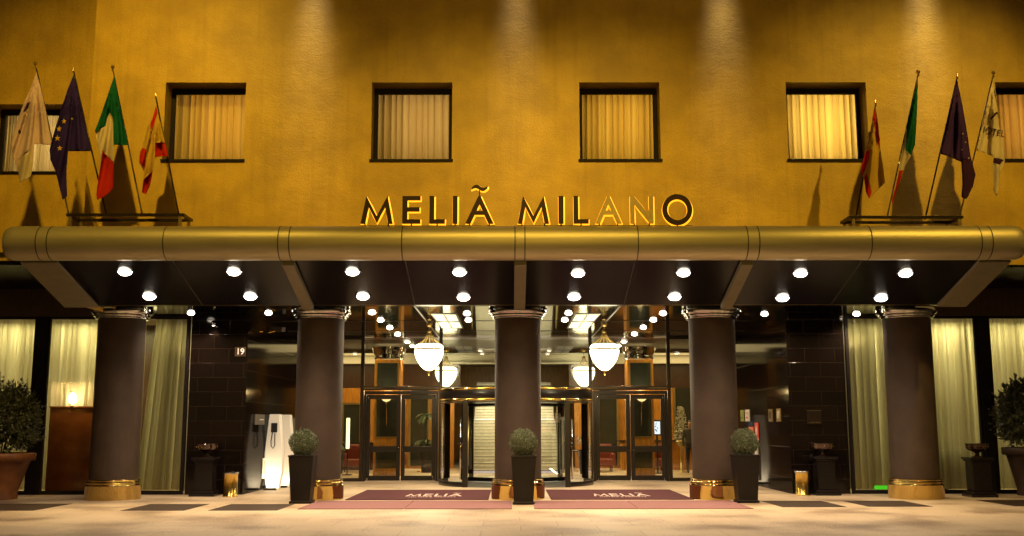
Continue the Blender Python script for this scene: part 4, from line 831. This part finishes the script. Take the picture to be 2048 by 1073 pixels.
flag('pale hotel flag hanging at the far left of the left rack',((137,427),(72,134)),[(73,145),(85,190),(104,290),(68,289),(66,330),(62,352),(50,361),(41,365),(37,345),(24,305),(22,288),(31,255),(45,213),(60,180)],'white',[('purple',[(46,226),(54,206),(60,204),(56,218)]),('cream',[(36,320),(60,300),(70,330),(60,372),(36,372)]),('ink',[(36,262),(40,258),(42,266),(37,270)])],seed=1)
flag('dark blue flag with gold stars on the left rack',((212,427),(147,142)),[(147,150),(163,215),(182,303),(136,303),(133,345),(134,393),(125,400),(118,372),(112,345),(101,320),(99,300),(108,265),(121,222),(135,180)],'blue',[('gold',star(128,243,5.5)),('gold',star(118,258,6.5)),('gold',star(115,277,6.5)),('gold',star(120,297,6)),('gold',star(145,238,3.5)),('gold',star(138,318,4.5))],ball=False,seed=2)
flag('green, white and red flag on the left rack',((284,427),(226,140)),[(228,153),(240,215),(257,291),(228,290),(227,320),(227,375),(216,388),(205,396),(194,400),(193,388),(198,350),(202,320),(194,285),(190,262),(200,235),(214,195)],'cream',[('green',[(228,150),(260,295),(227,293),(226,238),(220,226),(214,236),(211,252),(189,266),(186,258),(212,190)]),('red',[(204,302),(214,312),(229,326),(230,385),(190,405),(188,388),(198,350),(203,318)])],seed=3)
flag('short flag with red and yellow bands, right end of the left rack',((357,427),(312,196)),[(312,213),(323,255),(337,313),(311,314),(306,338),(304,352),(300,372),(292,389),(284,386),(288,345),(279,326),(279,308),(285,296),(295,258),(304,240)],'yellow',[('red',[(312,210),(303,238),(300,262),(308,250),(315,226)]),('red',[(310,286),(340,285),(340,316),(310,316)]),('red',[(277,326),(283,296),(293,299),(290,336)]),('red',[(282,390),(287,360),(306,342),(304,362),(294,392)])],ball=False,seed=4)
flag('short red and yellow flag, left end of the right rack',((1712,435),(1751,210)),[(1751,214),(1757,250),(1761,300),(1767,335),(1770,366),(1757,379),(1746,391),(1738,398),(1732,384),(1728,357),(1722,349),(1724,328),(1731,304),(1738,285),(1744,243)],'yellow',[('red',[(1751,211),(1760,282),(1757,292),(1750,262),(1747,240),(1743,245)]),('red',[(1741,299),(1739,315),(1731,340),(1725,352),(1718,350),(1722,325),(1731,303)]),('red',[(1728,356),(1733,345),(1743,385),(1737,400),(1729,385)])],ball=False,seed=5)
flag('narrow furled green, white and red flag on the right rack',((1774,435),(1836,150)),[(1836,160),(1835,200),(1833,250),(1830,290),(1823,309),(1807,338),(1799,366),(1788,398),(1784,410),(1784,400),(1792,372),(1799,338),(1806,298),(1812,255),(1823,212)],'cream',[('green',[(1836,158),(1840,290),(1824,313),(1811,301),(1814,258),(1809,256),(1822,210)]),('red',[(1796,342),(1808,341),(1812,360),(1784,415),(1780,400)])],seed=6)
flag('plain dark blue flag on the right rack',((1851,435),(1914,156)),[(1914,160),(1925,212),(1936,275),(1941,312),(1951,350),(1946,373),(1933,399),(1923,395),(1925,365),(1923,325),(1904,316),(1881,308),(1896,238)],'purple',[('gold',star(1926,268,1.8)),('gold',star(1931,285,1.8)),('gold',star(1937,317,2.2)),('gold',star(1924,300,1.8)),('ink',[(1924,322),(1942,318),(1951,350),(1934,400),(1922,396)])],ball=False,seed=7)
t=flag('white hotel flag with dark lettering, right end of the right rack',((1919,435),(1986,152)),[(1986,160),(1993,190),(1996,235),(2003,272),(2010,322),(2000,345),(1996,380),(1993,393),(1987,380),(1985,330),(1988,314),(1970,307),(1953,301),(1968,232)],'cream',[('ink',[(1980,238),(1992,224),(1995,227),(1983,240)]),('ink',[(1993,224),(1996,224),(1998,236),(1996,237)]),('ink',[(1986,316),(2008,320),(1999,330),(1986,326)])],seed=8)
q=PX(1984,264,FY); lt=text('lettering','HOTEL',(q.x,FY,q.z),.19,Matrix.Rotation(math.radians(13),3,'Y')@UPR,fm['ink'],t,.0005,sx=.85)
def toUV(p):
    d=Vector(p)-Vector((CX,CY,CZ)); k=FOC/d.dot(Fv); return 1024+k*d.dot(Rv),536.5-k*d.dot(Uv)
for v_ in lt.data.vertices:
    du,dv_=toUV(v_.co); uu,vv=du,dv_; du-=1986; dv_=max(1,dv_-160); v_.co=PX(uu,vv,cloth_y(du,dv_,8)-.035)
def rack(u0,u1,v,lab):
    a=PX(u0,v,FY); b=PX(u1,v,FY); t=thing('flag_rack',lab,'flag rack',((a.x+b.x)/2,FY,a.z),'metal racks holding the flagpoles'); mb=MB()
    for y in (FY-.03,FY+.5): mb.box((a.x,y,a.z-.028),(b.x,y+.06,a.z+.028))
    for x in (a.x,b.x-.06): mb.box((x,FY+.03,a.z-.028),(x+.06,FY+.5,a.z+.028))
    mb.build('rail',M_dbr,t,bevel=.004); zr=sz(FY)+.48
    for x in (a.x+.05,b.x-.11):
        for y in (FY-.02,FY+.51): MB().box((x,y,zr-.3),(x+.06,y+.04,a.z-.028)).build('post',M_gold,t)
rack(133,369,430.5,'long low metal rack carrying the four left flagpoles'); rack(1698,1926,435,'long low metal rack carrying the four right flagpoles')
# ------------------------------------------------------------------ light
SOD=(1,.635,.09)
def front_spot(x,y,z,tx,tz,pw,ang=60,bl=.6,sz_=.35,col=SOD):
    l=lamp('street_and_fill_light','SPOT',(x,y,z),pw,col,None,sz_,None,math.radians(ang),bl); aim(l,(tx,YW,tz)); return l
front_spot(-6.3,-10.8,13.5,-8.3,6.0,4100,70,1.0,.12)
front_spot(.5,-34,6.5,.5,7.0,4500,34,1.0,.5)  # unseen low fill lamp, added to lift the tube and window reveals
front_spot(11.2,-10.5,13.5,7.6,5.2,3700,56,1.0,.12)
front_spot(-1.6,-12,12.5,-1.0,5.2,2600,49,1.0,.2)
front_spot(2.2,-12,12.5,1.9,5.2,2600,49,1.0,.2)
for x in (-7,0,7):
    l=lamp('street_and_fill_light','SPOT',(x,-13.5,9.5),1150,(1,.76,.46),None,.3,None,math.radians(66),1.0); aim(l,(x,-8.3,0))  # unseen fill lamps, added to brighten the front pavement
# wall washers above the frame, between the windows
for i,x in enumerate((-4.33,-.02,4.33,8.6)):
    l=lamp('wall_washer','SPOT',(x,YW-.55,12.6),(950,720,950,1300)[i],(.86,.76,1),None,.22,None,math.radians(20),1.0); aim(l,(x,YW-.02,9.2))
# sky: dim night
wd=bpy.data.worlds.new('World'); scn.world=wd; wd.use_nodes=True; N=wd.node_tree.nodes; L=wd.node_tree.links; bg=N['Background']
tc=N.new('ShaderNodeTexCoord'); sx=N.new('ShaderNodeSeparateXYZ'); L.new(tc.outputs['Generated'],sx.inputs[0]); rp=N.new('ShaderNodeValToRGB'); L.new(sx.outputs['Z'],rp.inputs['Fac'])
rp.color_ramp.elements[0].position=0; rp.color_ramp.elements[0].color=(2.6,1.5,.4,1); rp.color_ramp.elements[1].position=.6; rp.color_ramp.elements[1].color=(.10,.07,.12,1); e=rp.color_ramp.elements.new(.2); e.color=(.40,.24,.14,1)
L.new(rp.outputs[0],bg.inputs['Color']); bg.inputs['Strength'].default_value=.09
vs=scn.view_settings; vs.view_transform='Standard'; vs.look='None'; vs.exposure=0; vs.gamma=1
scn.cycles.use_denoising=True; scn.cycles.max_bounces=8; scn.cycles.transparent_max_bounces=16; scn.cycles.sample_clamp_indirect=4; scn.cycles.caustics_reflective=False; scn.cycles.caustics_refractive=False
